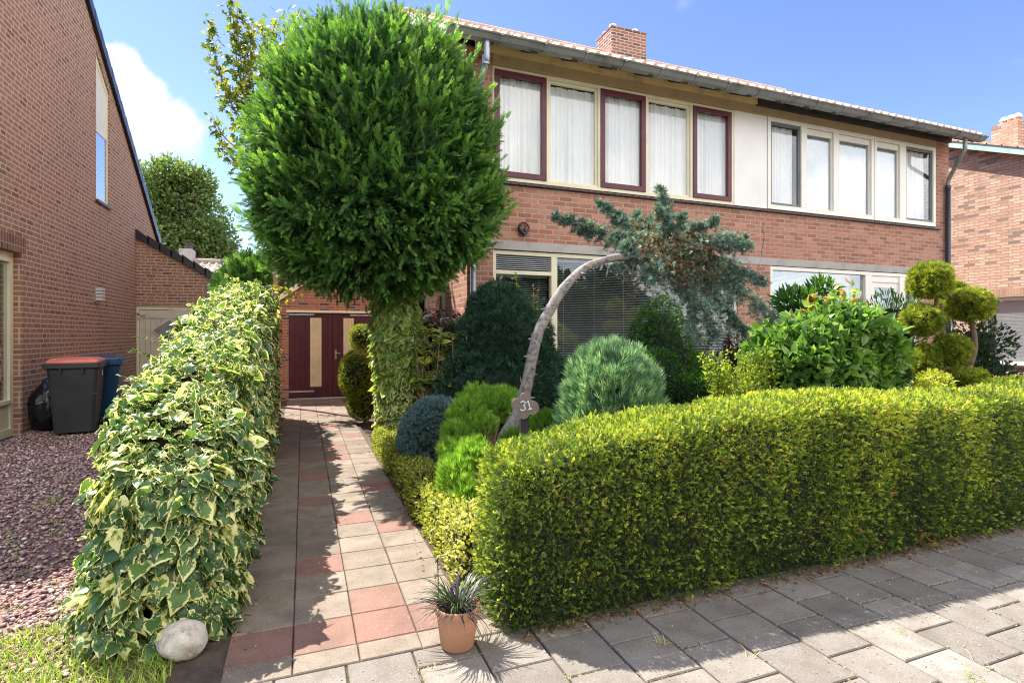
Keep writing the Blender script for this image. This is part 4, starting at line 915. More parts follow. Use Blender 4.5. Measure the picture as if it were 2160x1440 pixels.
w = MB(); w.prism([(6.9, nrk(6.9) - .02), (12.2, nrk(12.2) - .02), (12.2, nrk(12.2) + .16), (6.9, nrk(6.9) + .16)], 'x', NX - .30, NX - .26); w.build('barge_board', 'mint', nb_)
w = MB(); w.prism([(6.85, nrk(6.85) + .06), (12.2, nrk(12.2) + .06), (17.4, nrk(6.85) + .06), (17.4, nrk(6.85) + .15), (12.2, nrk(12.2) + .15), (6.85, nrk(6.85) + .15)], 'x', NX - .259, NX + 9.2); rr = w.build('roof', 'dark_board', nb_)
w = MB(); y = 6.8
while y < 12.2:
    w.prism([(y, nrk(y) + .16), (y + .36, nrk(y + .36) + .16), (y + .36, nrk(y + .36) + .19), (y, nrk(y) + .24)], 'x', NX - .33, NX - .1); y += .33
w.prism([(6.8, nrk(6.8) + .165), (12.2, nrk(12.2) + .165), (12.2, nrk(12.2) + .2), (6.8, nrk(6.8) + .2)], 'x', NX - .1, NX + 9.2); w.build('verge_tiles', 'tile', rr)
cyn = 10.9; nc0 = fx(2092, cyn); nc1 = nc0 + 1.1; ncz = fz(248, 2100, cyn) + .1
w = MB(); w.box(NX - .1 + .45, NX + 1.5, 10.6, 11.6, 5.5, 8.0)
chy0 = 8.95
chx = NX + .5; cya = sy(2147, chx); cyb = sy(2091, chx); cz_ = sz(262, 2110, chx)
w = MB(); w.box(chx, chx + .8, cya, cyb, 6.0, cz_); cn = w.build('chimney', 'brick_right', nb_)
for k, yy in enumerate((cyb - .14, (cya + cyb) / 2, cya + .15)):
    w = MB(); w.lathe([(.085, cz_), (.085, cz_ + .12), (.001, cz_ + .12)], chx + .3, yy, 14); w.build('chimney_pot', 'terracotta', cn)
    w = MB(); w.lathe([(.08, cz_ + .12), (.10, cz_ + .14), (.10, cz_ + .18), (.05, cz_ + .24), (.001, cz_ + .24)], chx + .3, yy, 8); w.build('cowl', 'offwhite', cn)
w = MB(); yy = NX + .06
w.box(yy, yy + .08, Y0n, nwy1, nwz0, nwz0 + .09); w.box(yy, yy + .08, Y0n, nwy1, nwz1 - .09, nwz1); w.box(yy, yy + .08, nwy1 - .08, nwy1, nwz0 + .09, nwz1 - .09); nw = w.build('window', 'offwhite', nb_)
MB().box(yy + .03, yy + .035, Y0n, nwy1 - .08, nwz0 + .09, nwz1 - .09).build('pane', 'glass_bright', nw)
w = MB(); z = nwz0 + .1
while z < nwz1 - .1: w.quad((yy + .10, Y0n, z), (yy + .10, nwy1 - .09, z), (yy + .106, nwy1 - .09, z + .037), (yy + .106, Y0n, z + .037)); z += .036
w.build('blind', 'slat_white', nw); MB().box(NX - .05, NX + .059, Y0n, nwy1 + .03, nwz0 - .05, nwz0).build('window_sill', 'sill', nw)

# ================================================================== FAR HOUSE behind the wing
far = thing('far_house', 'distant house with pale tiled roof behind the side wing', 'house')
FHY = 30.0; ax0, ax1 = fx(395, FHY), fx(640, FHY); zr = fz(553, 450, FHY); 
w = MB(); w.box(ax0, ax1, FHY + .2, FHY + 8, -.03, zr - 2.2); w.build('wall', 'brick_garage', far)
pantiles('roof', ax0 - .3, ax1 + .3, FHY - 4, zr - 2.6, FHY, zr, 'tile_far', far, per=.3, row=.42, amp=.07)
w = MB(); w.tube([(ax0 - .3, FHY, zr + .04), (ax1 + .3, FHY, zr + .04)], .12, 8); w.build('ridge_tiles', 'tile_far', far)
fcx0, fcx1 = fx(377, FHY - .5), fx(405, FHY - .5); w = MB(); w.box(fcx0, fcx1, FHY - .5, FHY + .4, zr - 1.5, fz(524, 390, FHY - .5)); fch = w.build('chimney', 'concrete', far)
w = MB(); zz = fz(524, 390, FHY - .5); w.lathe([(.16, zz), (.16, zz + .22), (.2, zz + .24), (.2, zz + .3), (.001, zz + .32)], (fcx0 + fcx1) / 2 + .1, FHY - .1, 12); w.build('cowl', 'dark_board', fch)
w = MB(); w.prism([(ax0 - 1.2, zr - 2.4), (ax0 - .3, zr - 2.6), (ax0 - .3, zr), (ax0 - 1.2, zr + .1)], 'y', FHY - .4, FHY + .3); w.build('side_roof', 'tile_far', far)

# ================================================================== BIG ROUND CYPRESS
cyp = thing('round_cypress', 'huge dense green ball-clipped conifer over the path, on an ivy-covered stem', 'tree')
CC = W(797, 400, 6.75); CR = (1.47, 1.25, 2.02); ZLOW = .62
w = MB(); tp = ribbon([(1.25, 7.5, -.02), (1.21, 7.45, 1.2), (1.08, 7.25, 2.2), tuple(CC)], 16); w.tube(tp, np.linspace(.11, .05, 16), 10, wob=.1)
for a in range(16):
    th = a * 2.4; e = CC + np.array((math.cos(th) * 1.2, math.sin(th) * 1.0, random.uniform(-.8, 1.5))); s0 = CC + np.array((0, 0, random.uniform(-1.5, .3)))
    w.tube(ribbon([s0, (s0 + e) / 2 + np.array((0, 0, .1)), e], 6), np.linspace(.03, .008, 6), 6)
w.build('trunk', 'bark_red', cyp, smooth=True)
BLOB_ZLOW = ZLOW
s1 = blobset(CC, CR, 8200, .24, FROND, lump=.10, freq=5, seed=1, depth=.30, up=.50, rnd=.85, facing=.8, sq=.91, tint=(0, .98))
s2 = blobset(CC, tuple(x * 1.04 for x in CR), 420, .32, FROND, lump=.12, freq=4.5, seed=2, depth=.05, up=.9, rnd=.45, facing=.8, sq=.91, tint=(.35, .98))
# shoots standing out of the top and drooping tufts at the skirt
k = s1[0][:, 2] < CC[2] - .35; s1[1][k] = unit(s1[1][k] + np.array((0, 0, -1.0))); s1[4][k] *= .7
tops = []
for (px_, py_) in ((610, 25), (640, 45), (690, 35), (720, 22), (800, 12), (835, 20), (896, 22), (760, 15), (915, 60), (570, 70)):
    c0 = W(px_, py_ + 26, 6.75); m_ = 26
    tops.append((c0 + rng.normal(0, .05, (m_, 3)) + np.linspace(-.3, .14, m_)[:, None] * np.array((0, 0, 1)), unit(np.array((0, 0, 1.3)) + rng.normal(0, .45, (m_, 3))), rdir(m_), np.linspace(.22, .12, m_), rng.uniform(.4, .9, m_), FROND))
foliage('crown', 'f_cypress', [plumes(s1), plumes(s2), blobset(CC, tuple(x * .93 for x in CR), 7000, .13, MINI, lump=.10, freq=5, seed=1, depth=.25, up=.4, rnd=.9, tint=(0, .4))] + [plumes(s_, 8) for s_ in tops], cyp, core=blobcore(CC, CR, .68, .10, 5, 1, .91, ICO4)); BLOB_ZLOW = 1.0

# ivy on its stem
ivs = thing('climbing_ivy', 'green and cream ivy wrapping the conifer stem beside the path', 'ivy')
n = 5200; h = rng.random(n); a = rng.random(n) * 6.28
zz = .02 + h * 2.05; rad = np.interp(zz, [0, .4, 1.0, 1.5, 2.0, 2.2], [.36, .31, .29, .31, .27, .25]) * (1 + .14 * fnoise(np.stack([a, zz * 2, a], 1), 1.3, 4)) * rng.uniform(.8, 1.05, n)
cxy = np.stack([np.interp(zz, [0, 1.2, 2.2], [1.27, 1.22, 1.10]), np.interp(zz, [0, 1.2, 2.2], [7.5, 7.45, 7.2])], 1)
nn = np.stack([np.cos(a), np.sin(a), np.zeros(n)], 1); p = np.concatenate([cxy, zz[:, None]], 1) + nn * rad[:, None]
d = unit(np.array((0, 0, -1)) + nn * .45 + rng.normal(0, .45, (n, 3))); f_ = unit(nn + rng.normal(0, .4, (n, 3)) + np.array((0, 0, .3)))
low = zz < .75 + .2 * np.sin(a * 3)
w = MB(); w.tube([(1.27, 7.5, 0), (1.25, 7.5, .6), (1.22, 7.45, 1.2), (1.15, 7.3, 1.8), (1.08, 7.2, 2.15)], [.25, .22, .21, .21, .16], 14, wob=.08); ist = w.build('ivy_stem', 'core_green', ivs)
foliage('lower_leaves', 'f_ivy', [(p[low], d[low], f_[low], rng.uniform(.055, .10, low.sum()), rng.random(low.sum()), IVY)], ivs)
foliage('upper_leaves', 'f_ivy2', [(p[~low], d[~low], f_[~low], rng.uniform(.06, .135, (~low).sum()), rng.random((~low).sum()), IVY)], ivs)

# ================================================================== IVY HEDGE left of the path
ih = thing('ivy_hedge', 'cream-edged variegated ivy hedge between gravel and garden path', 'hedge')
ilo, ihi = (-.90, 3.04, 0), (-.41, 10.9, 2.3)
iprof = ([2.9, 3.1, 3.4, 4.0, 5.0, 6.0, 8.0, 10.0, 12.6], [.70, .80, 1.0, 1.28, 1.52, 1.80, 2.12, 2.25, 2.15])
n = 66000
p, nn = roundbox(ilo, ihi, .23, n, iprof, 1, .09, 4.5, 3)
near = np.clip(1.35 - (p[:, 1] - 3) / 6, .18, 1); keep = (rng.random(n) < near * .95 + .05) & (p[:, 2] > .01); p, nn = p[keep], nn[keep]; n = len(p); p[:, 0] -= .013 * (p[:, 1] - 3)
k = (p[:, 1] < 3.9) & (p[:, 0] > -.6); 
p = p + nn * (rng.random(n)[:, None] ** 1.5 * .13 - .05) * np.array((1, 1, .8))
# bushy toe: the near end spreads at its foot
foot = np.clip(1 - p[:, 2] / .5, 0, 1) * np.clip(1 - (p[:, 1] - 3) / 2.0, 0, 1)
p[:, 0] -= foot * .10 * (nn[:, 0] < 0)
top = nn[:, 2] > .5
d = unit(np.array((0, 0, -1.0)) * np.where(top, .15, 1.0)[:, None] + nn * np.where(top, .25, .45)[:, None] + rng.normal(0, .6, (n, 3)) * np.array((1, 1, .7)))
f_ = unit(nn + rng.normal(0, .55, (n, 3)) + np.array((0, 0, .35)))
big = rng.random(n); size = (.028 + .072 * big ** 2.2) * np.where(p[:, 1] < 5, 1.12, 1.25) * np.where(top, .78, 1)
tint = rng.random(n) * .55 + .1 * top; tint[rng.random(n) < .16] = 1.25; tint[rng.random(n) < .25] *= .2
st = [(p, d, f_, size, tint, IVY)]
cv_, cf_ = rbcore(ilo, ihi, .23, iprof, 1, .09, 4.5, 3, .11); cv_[:, 0] -= .013 * (cv_[:, 1] - 3)
foliage('leaves', 'f_ivy', st, ih, core=(cv_, cf_), core_mat='dead')
# runners waving off the left face
rs = []
for (px_, py_, z_, L_) in ((283, 708, 6.3, .55), (270, 738, 5.4, .5), (250, 790, 4.6, .34), (248, 812, 4.3, .38), (210, 900, 3.9, .34), (330, 800, 4.2, .2), (200, 960, 3.3, .2), (560, 615, 8.6, .6), (555, 645, 8.8, .5), (475, 580, 7.4, .2), (395, 640, 5.6, .3), (180, 1130, 2.95, .18), (170, 1260, 2.8, .2)):
    tip = W(px_, py_, z_); root_ = tip + np.array((L_, random.uniform(-.1, .1), -.05 - .1 * L_)) if px_ < 540 else tip + np.array((-L_, .1, -.03))
    path = ribbon([root_, (root_ + tip) / 2 + np.array((0, 0, -.03)), tip], 9); MB().tube(path, np.linspace(.004, .0015, 9), 5).build('runner_stem', 'bark_tan', ih)
    m_ = 11; t_ = rng.random(m_) * .95 + .05; q = np.stack([np.interp(t_, np.linspace(0, 1, 9), path[:, i]) for i in range(3)], 1)
    rs.append((q, unit(np.array((-.3, -.2, .25)) + rng.normal(0, .6, (m_, 3))), unit(np.array((-.2, -.6, .7)) + rng.normal(0, .4, (m_, 3))), rng.uniform(.03, .06, m_), rng.uniform(.3, .9, m_), IVY))
foliage('runner_leaves', 'f_ivy', rs, ih)

# ================================================================== YEW HEDGE along the pavement
yh = thing('clipped_hedge', 'long clipped yellow-green yew hedge along the grey pavement', 'hedge')
ylo, yhi = (.93, 2.50, 0), (7.6, 3.10, 1.0)
yprof = ([.9, 1.05, 1.4, 1.8, 2.4, 3.2, 3.7, 4.2, 8], [.84, .88, .95, 1.0, 1.05, 1.09, 1.06, 1.05, 1.05])
n = 150000
p, nn = roundbox(ylo, yhi, .17, n, yprof, 0, .03, 4.2, 5)
dd = np.hypot(p[:, 0], p[:, 1]); keep = rng.random(n) < np.clip(3.6 / dd, .3, 1) ** 1.2; p, nn, = p[keep], nn[keep]
keep = ~((nn[:, 1] > .6) & (rng.random(len(p)) < .75)) & (p[:, 2] > .02); p, nn = p[keep], nn[keep]; n = len(p)
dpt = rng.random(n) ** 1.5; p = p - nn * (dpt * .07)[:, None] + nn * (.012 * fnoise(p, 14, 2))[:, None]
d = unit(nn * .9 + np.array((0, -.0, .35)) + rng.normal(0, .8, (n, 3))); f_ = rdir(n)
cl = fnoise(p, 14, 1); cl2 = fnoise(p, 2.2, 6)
low_ = np.clip((p[:, 2] - .1) / .9, 0, 1)  # leaf tint rises with height, imitating a shaded foot and sunlit top
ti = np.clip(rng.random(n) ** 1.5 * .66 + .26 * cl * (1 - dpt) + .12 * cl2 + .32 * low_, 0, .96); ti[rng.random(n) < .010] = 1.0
brown = (fnoise(p, 3.6, 9) > .72); ti[brown & (rng.random(n) < .35)] = 1.0
ns_ = 5200; ks = rng.choice(n, ns_); ps = p[ks] + nn[ks] * rng.uniform(0, .03, (ns_, 1)); cs2 = fnoise(ps, 5, 4); kk_ = cs2 > -.3; shoots = (ps[kk_], unit(nn[ks][kk_] + np.array((0, 0, .6)) + rng.normal(0, .4, (kk_.sum(), 3))), rdir(int(kk_.sum())), rng.uniform(.020, .036, kk_.sum()), rng.uniform(.66, .94, kk_.sum()), YEW)
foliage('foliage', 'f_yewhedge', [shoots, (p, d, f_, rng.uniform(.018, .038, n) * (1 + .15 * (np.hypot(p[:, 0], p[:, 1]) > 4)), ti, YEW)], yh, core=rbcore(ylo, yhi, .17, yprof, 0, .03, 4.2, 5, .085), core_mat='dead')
# leaf litter under the hedge foot
n = 1500; lx = 1.0 + rng.random(n) * 6; ly = 2.50 + rng.normal(0, .03, n) - .10 * (rng.random(n) < .06) * rng.random(n)
p = np.stack([lx, ly, np.full(n, .004) + rng.random(n) * .012], 1); dn = unit(np.stack([rng.normal(size=n), rng.normal(size=n), rng.normal(0, .12, n)], 1))
o = foliage('leaf_litter', 'f_litter', [(p, dn, np.tile([0, 0, 1.], (n, 1)) + rng.normal(0, .3, (n, 3)), rng.uniform(.008, .028, n), rng.random(n), LEAFS)]); tag(o, 'dry brown leaf litter along the foot of the clipped hedge', 'leaf litter', kind='stuff')

# ================================================================== LOW GOLDEN EDGING
gh = thing('golden_edging_hedge', 'low golden-leaved edging hedge bordering the path', 'hedge')
glo, ghi = (.84, 3.05, 0), (1.18, 7.35, .34); n = 11500
p, nn = roundbox(glo, ghi, .11, n, ([3, 3.6, 5, 7.4], [.40, .38, .31, .28]), 1, .03, 5, 2); p = p - nn * (rng.random(n) ** 1.5 * .07)[:, None]
ti = np.clip(rng.random(n) * .6 + .1 + .35 * np.clip((4.3 - p[:, 1]) / 1.2, 0, 1), 0, 1)
foliage('leaves', 'f_golden', [(p, unit(nn * .8 + rng.normal(0, .6, (n, 3)) + np.array((0, 0, .4))), unit(nn + rng.normal(0, .5, (n, 3))), rng.uniform(.022, .04, n), ti, LEAFS)], gh, core=rbcore(glo, ghi, .11, ([3, 3.6, 5, 7.4], [.40, .38, .31, .28]), 1, .03, 5, 2, .05), core_mat='dead')

# ================================================================== garden shrubs
def shrub(name, label, cat, mat, blobs, T, n, size, core_k=.8, trunks=(), group=None, core_mat='core_green', bark='bark_red', part='foliage', **kw):
    t_ = thing(name, label, cat, group); sets = []; cs = []
    tot = sum((b_[1][0] * b_[1][2]) for b_ in blobs)
    for i, (c, rad) in enumerate(blobs):
        kk = dict(kw); kk['seed'] = kw.get('seed', 0) + i
        sets.append(blobset(c, rad, max(60, int(n * rad[0] * rad[2] / tot)), size, T, **kk))
        cs.append(blobcore(c, rad, core_k, kk.get('lump', .08), kk.get('freq', 3), kk['seed'], kk.get('sq', 1.0), zmin=0.0))
    foliage(part, mat, sets, t_, core=cores(cs) if core_k else None, core_mat=core_mat)
    if trunks:
        for pts, r0, r1 in trunks:
            w = MB(); q = ribbon(pts, 10); w.tube(q, np.linspace(r0, r1, 10), 8, wob=.08); w.build('trunk', bark, t_, smooth=True)
    return t_
def B(px_, py_, z, rx, ry, rz=None):   # blob measured by its centre, distance and half sizes in metres
    return (W(px_, py_, z), (rx, ry, rz or ry))
# dark yew cone under the windows
c = W(1060, 800, 7.1)
shrub('dark_yew', 'broad dark green yew mound in front of the ground-floor window', 'shrub', 'f_yewdark',
      [((c[0], c[1], .62), (.95, .7, .85)), ((c[0] + .02, c[1], 1.35), (.62, .5, .68)), ((c[0] - .05, c[1], 1.72), (.40, .36, .45))], TUFT, 10500, .095, seed=4, lump=.1, freq=3.5, up=.5, zmin=0, trunks=[([(c[0], c[1], 0), (c[0], c[1], .6), (c[0], c[1], 1.2)], .05, .03)])
# slender shoots of a young shrub above the yew
sh = thing('young_shoots', 'thin fresh green shoots rising above the dark yew', 'plant'); w = MB(); rs = []
for (x_, y0_, y1_) in ((1090, 600, 575), (1125, 660, 598), (1133, 660, 612)):
    a_, b_ = W(x_, y0_ + 30, 7.0), W(x_, y1_, 7.0); w.tube([a_, b_], [.005, .003], 5); m_ = 12
    t_ = rng.random(m_); q = a_ + (b_ - a_) * t_[:, None]; rs.append((q, unit(rng.normal(0, 1, (m_, 3)) + np.array((0, 0, .5))), rdir(m_), rng.uniform(.04, .07, m_), rng.uniform(.4, 1, m_), LEAFS))
w.build('stem', 'bark_tan', sh); foliage('leaves', 'f_yellowgreen', rs, sh)
# blue ball
shrub('blue_juniper_ball', 'round blue-green clipped juniper beside the golden edging', 'shrub', 'f_blue', [(W(925, 930, 5.75), (.42, .42, .46))], TUFT, 7500, .042, seed=7, lump=.03, freq=4, up=.2, zmin=0, depth=.12, core_k=.85)
# lime conifer in tufts
lim = [B(1040, 862, 4.95, .19, .15), B(985, 880, 4.8, .15, .15), B(1005, 845, 5.0, .14, .12), B(1070, 848, 5.1, .12, .10), B(962, 935, 4.5, .12, .15), B(1010, 905, 4.6, .14, .12), B(955, 960, 4.3, .10, .10), B(1000, 968, 4.05, .12, .12), B(965, 1010, 3.95, .12, .14), B(985, 1055, 3.85, .10, .15), B(950, 990, 4.15, .07, .08)]
for k_, (c, r_) in enumerate(lim): pass
shrub('lime_conifer', 'bright lime green feathery conifer behind the near end of the hedge', 'shrub', 'f_lime', lim, TUFTN, 7600, .066, .66, seed=9, lump=.26, freq=4, up=1.7, rnd=.5, depth=.4, core_mat='dead',
      trunks=[([W(1040, 985, 4.7) * np.array((1, 1, 0)), W(1030, 950, 4.7), W(1020, 890, 4.8)], .03, .012), ([W(1020, 1000, 4.4) * np.array((1, 1, 0)), W(1000, 980, 4.3), W(975, 940, 4.4)], .025, .01)])
# brown bare twigs under it
w = MB()
for i in range(70):
    a_ = W(random.uniform(1015, 1060), 1000, 4.6) * np.array((1, 1, 0)); b_ = W(random.uniform(995, 1062), random.uniform(880, 930), random.uniform(4.45, 4.85)); w.tube(ribbon([a_, (a_ + b_) / 2 + rng.normal(0, .05, 3), b_], 5), np.linspace(.006, .0025, 5), 4)
tw = w.build('bare_twigs', 'bark_tan', bpy.data.objects['lime_conifer'])
# feathery juniper ball
c = W(1290, 832, 4.12)
shrub('juniper_ball', 'rounded grey-green feathery juniper between the sign and the thuja', 'shrub', 'f_juniper', [((c[0], c[1], .80), (.375, .34, .60))], TUFTN, 7600, .085, seed=12, lump=.13, freq=4.5, up=1.1, rnd=.6, zmin=0, depth=.22, core_k=.8)
shrub('small_juniper', 'small green juniper tuft right behind the house number post', 'shrub', 'f_lime', [B(1152, 925, 4.4, .13, .20), B(1175, 940, 4.4, .08, .12)], TUFTN, 1300, .06, seed=15, up=1.6, rnd=.4, tint=(0, .55), core_k=.6)
shrub('small_juniper', 'small green juniper tuft left of the house number post at the curved trunk', 'shrub', 'f_lime', [B(1082, 950, 4.25, .08, .15)], TUFTN, 500, .055, seed=16, up=1.6, rnd=.4, tint=(0, .5), core_k=.6)
# thuja dome and clipped balls behind
c = W(1392, 760, 6.9)
shrub('dark_thuja', 'dark green flat-topped thuja dome under the weeping conifer', 'shrub', 'f_thuja', [((c[0], c[1], .95), (.42, .42, 1.0)), ((c[0] + .45, c[1] + .1, .7), (.5, .4, .62))], TUFT, 6500, .06, seed=18, lump=.05, sq=.85, up=.6, zmin=0, depth=.12)
shrub('clipped_ball', 'fresh green clipped ball behind the feathery juniper', 'shrub', 'f_green', [B(1385, 800, 6.2, .30, .36)], LEAFS, 3600, .03, seed=20, lump=.05, zmin=0)
shrub('clipped_ball', 'low mid-green clipped mound behind the hedge, left of the yellow shrub', 'shrub', 'f_green', [B(1458, 830, 5.5, .26, .20)], LEAFS, 2600, .03, seed=21, lump=.05, zmin=0)
# yellow-green spirea: arching twigs
sp = thing('yellow_shrub', 'loose yellow-green shrub with upright twigs behind the hedge', 'shrub'); w = MB(); rs = []
for i in range(60):
    bx = W(random.uniform(1500, 1600), 870, 5.3); tip = W(random.uniform(1475, 1640), random.uniform(722, 830), random.uniform(5.1, 5.6)); bx[2] = .1
    q = ribbon([bx, (bx + tip) / 2 + rng.normal(0, .04, 3) + np.array((0, 0, .1)), tip], 10); w.tube(q, np.linspace(.005, .002, 10), 4)
    m_ = 90; t_ = .25 + .75 * rng.random(m_); pp = np.stack([np.interp(t_, np.linspace(0, 1, 10), q[:, k]) for k in range(3)], 1) + rng.normal(0, .02, (m_, 3))
    rs.append((pp, unit(rng.normal(0, .8, (m_, 3)) + np.array((0, 0, .5))), rdir(m_) + np.array((0, 0, .6)), rng.uniform(.026, .046, m_), rng.uniform(.1, 1, m_), LEAFS))
w.build('twigs', 'bark_tan', sp); foliage('leaves', 'f_yellowgreen', rs, sp)
shrub('purple_barberry', 'dark purple shrub against the brick pier between the windows', 'shrub', 'f_purple', [B(1590, 745, 8.2, .42, .42), B(1555, 770, 8.1, .3, .35)], LEAFS, 2600, .035, seed=23, core_k=.6, lump=.2, depth=.4)
# camellia
cam_t = thing('camellia_bush', 'large glossy broad-leaved camellia behind the middle of the hedge', 'shrub')
cb = [B(1740, 755, 5.7, .55, .42), B(1665, 770, 5.6, .40, .40), B(1815, 765, 5.9, .35, .40), B(1770, 690, 5.7, .26, .22), B(1700, 705, 5.7, .22, .17), B(1820, 705, 5.8, .22, .18)]
sets = []; cs = []
for i, (c, r_) in enumerate(cb):
    r_ = (r_[0], .40, r_[2]); sets.append(blobset(c, r_, int(5600 * r_[0] * r_[2] * 3.0 / 1.2), .102, LEAFS, seed=30 + i, lump=.26, depth=.5, up=.35, rnd=.9, facing=.9, tint=(.12, .97))); cs.append(blobcore(c, r_, .5, .1, 3, 30 + i))
w = MB()
for (px_, py_, L_) in ((1797, 598, .38), (1705, 640, .3), (1725, 620, .28), (1795, 640, .3), (1850, 650, .26), (1668, 668, .25), (1770, 640, .25), (1760, 610, .2), (1840, 690, .25), (1640, 690, .2), (1605, 720, .25), (1622, 690, .22), (1690, 655, .3), (1740, 645, .35), (1820, 650, .3), (1870, 680, .25), (1885, 720, .2), (1780, 625, .3), (1655, 715, .3), (1835, 640, .4), (1815, 625, .45), (1750, 630, .45), (1715, 655, .4), (1680, 680, .4), (1862, 668, .4), (1700, 668, .35), (1770, 655, .4)):
    tip = W(px_, py_, 5.7); b0 = tip - np.array((random.uniform(-.05, .05), 0, L_)); w.tube([b0, (b0 + tip) / 2 + rng.normal(0, .01, 3), tip], [.006, .004, .003], 5); m_ = 15
    t_ = np.linspace(.1, 1, m_); q = b0 + (tip - b0) * t_[:, None]; sets.append((q, unit(rng.normal(0, .8, (m_, 3)) + np.array((0, 0, .8))), unit(rng.normal(0, .5, (m_, 3)) + np.array((0, -.2, .8))), rng.uniform(.07, .105, m_), np.where(t_ > .96, 1.0, rng.uniform(.45, .95, m_)), LEAFS))
w.tube([W(1745, 880, 5.7) * np.array((1, 1, 0)), W(1745, 830, 5.7), W(1740, 740, 5.7)], [.03, .025, .015], 7)
w.build('stems', 'bark_tan', cam_t); foliage('leaves', 'f_camellia', sets, cam_t, core=cores(cs))
shrub('willow_leaf_shrub', 'light green narrow-leaved shrub behind the camellia, left of the topiary', 'shrub', 'f_green', [B(1885, 690, 7.6, .24, .50), B(1890, 770, 7.6, .3, .4), B(1868, 780, 7.2, .3, .3)], [T_leaf(.18, .1)], 4200, .075, seed=41, lump=.15, up=1.0, depth=.4, core_k=.55, tint=(.2, .95))
shrub('rhododendron', 'whorled dark shrub peeping over the left side of the camellia', 'shrub', 'f_green', [B(1680, 650, 6.8, .3, .22), B(1735, 615, 6.8, .14, .14)], [T_leaf(.22, .1)], 1100, .11, seed=43, lump=.2, depth=.5, core_k=.4, tint=(.3, 1))
# topiary pines
top_balls = [(1961, 592, 43, 42), (1945, 675, 42, 34), (2047, 643, 43, 36), (2008, 614, 26, 20), (1988, 655, 22, 22), (2005, 737, 37, 32), (1952, 760, 28, 36), (2033, 800, 46, 24)]
zt = 6.5
bl = [(W(a, b_, zt + (.25 if i in (3, 4) else 0)), (.87 * rx * zt / F, .85 * rx * zt / F, .87 * ry * zt / F)) for i, (a, b_, rx, ry) in enumerate(top_balls)]
tr_ = [([W(2046, 770, zt), W(2056, 725, zt), W(2047, 660, zt)], .035, .025), ([W(1976, 815, zt), W(1990, 780, zt), W(1998, 740, zt)], .03, .02), ([W(1950, 840, zt), W(1948, 800, zt), W(1952, 770, zt)], .03, .02),
       ([W(1950, 700, zt), W(1975, 640, zt), W(1962, 600, zt)], .025, .015), ([W(1990, 720, zt), W(1990, 670, zt), W(1985, 640, zt)], .022, .018), ([W(1975, 590, zt), W(2010, 630, zt), W(2047, 650, zt)], .02, .016),
       ([W(1995, 900, zt) * np.array((1, 1, 0)), W(2010, 870, zt), W(2046, 770, zt)], .05, .035)]
shrub('cloud_topiary', 'golden-green cloud-pruned yew with clipped pads on bent stems at the right', 'tree', 'f_topiary', bl, TUFT, 13000, .056, .74, tr_, seed=50, lump=.17, freq=4, up=.6, depth=.25, sq=.85)
shrub('laurel', 'dark loose shrub behind the topiary in front of the neighbour window', 'shrub', 'f_dark', [B(2060, 725, 8.2, .5, .40), B(2040, 790, 8.0, .6, .45), B(2090, 800, 7.8, .35, .3)], LEAFS, 3000, .055, seed=60, lump=.2, depth=.5, core_k=.5)
shrub('low_golden_shrub', 'small bright golden shrub at the topiary foot', 'shrub', 'f_topiary', [B(1970, 812, 5.9, .22, .16), B(1955, 830, 5.7, .25, .14)], LEAFS, 1500, .032, seed=61, tint=(.4, 1), depth=.4, core_k=.5)
shrub('low_golden_shrub', 'flame-tinted low shrub behind the hedge at the far right', 'shrub', 'f_maple', [B(2110, 815, 5.9, .30, .10), B(2150, 812, 5.8, .2, .10)], LEAFS, 900, .035, seed=62, tint=(.3, 1), depth=.5, core_k=.4)
# shrubs by the stem: aucuba, dark barberry
aw = thing('spotted_aucuba', 'yellow-spotted aucuba between ivy stem and dark yew', 'shrub'); rs = []; w = MB()
for i in range(30):
    tip = W(random.uniform(872, 958), random.uniform(700, 815), random.uniform(6.7, 7.1)); b0 = W(905, 900, 6.9); b0[2] = 0; w.tube(ribbon([b0, (b0 + tip) / 2 + rng.normal(0, .05, 3), tip], 6), np.linspace(.012, .005, 6), 5)
    m_ = 14; aa = rng.random(m_) * 6.28; rs.append((tip + rng.normal(0, .03, (m_, 3)), unit(np.stack([np.cos(aa), np.sin(aa), rng.normal(.05, .35, m_)], 1)), unit(np.array((0, -.3, 1)) + rng.normal(0, .4, (m_, 3))), rng.uniform(.10, .17, m_), rng.random(m_), [T_leaf(.36, .1)]))
w.build('stems', 'bark_tan', aw); foliage('leaves', 'f_aucuba', rs, aw)
shrub('dark_barberry', 'dark shrub in shade under the conifer, before the side porch', 'shrub', 'f_purple', [B(905, 695, 8.4, .40, .30), B(950, 700, 8.3, .42, .32), B(930, 760, 8.2, .6, .45), B(880, 840, 8.0, .4, .5)], LEAFS, 4200, .045, seed=66, lump=.15, depth=.3, core_k=.7)
# two-tier clipped yew near the garage
tb = [B(768, 712, 10.1, .26, .24), B(752, 790, 9.4, .28, .42), B(765, 850, 9.3, .26, .28)]
shrub('clipped_path_yew', 'two-tier clipped yew beside the far end of the path', 'shrub', 'f_topiary', tb, TUFT, 5200, .05, .85, seed=70, sq=.8, lump=.05, depth=.12, tint=(.15, .95), trunks=[([(.98, 9.6, 0), (.98, 9.6, .4)], .03, .02)])
shrub('garden_conifer', 'green conifer behind the ivy hedge, left of the sycamore stem', 'tree', 'f_cypress', [B(545, 640, 13.6, .85, 1.05), B(510, 612, 13.9, .5, .45), B(570, 600, 14.2, .5, .45)], FROND, 2600, .3, seed=72, up=.9, rnd=.5, facing=1.0, depth=.2, trunks=[([W(545, 830, 13.6) * np.array((1, 1, 0)), W(545, 700, 13.6)], .08, .05)])

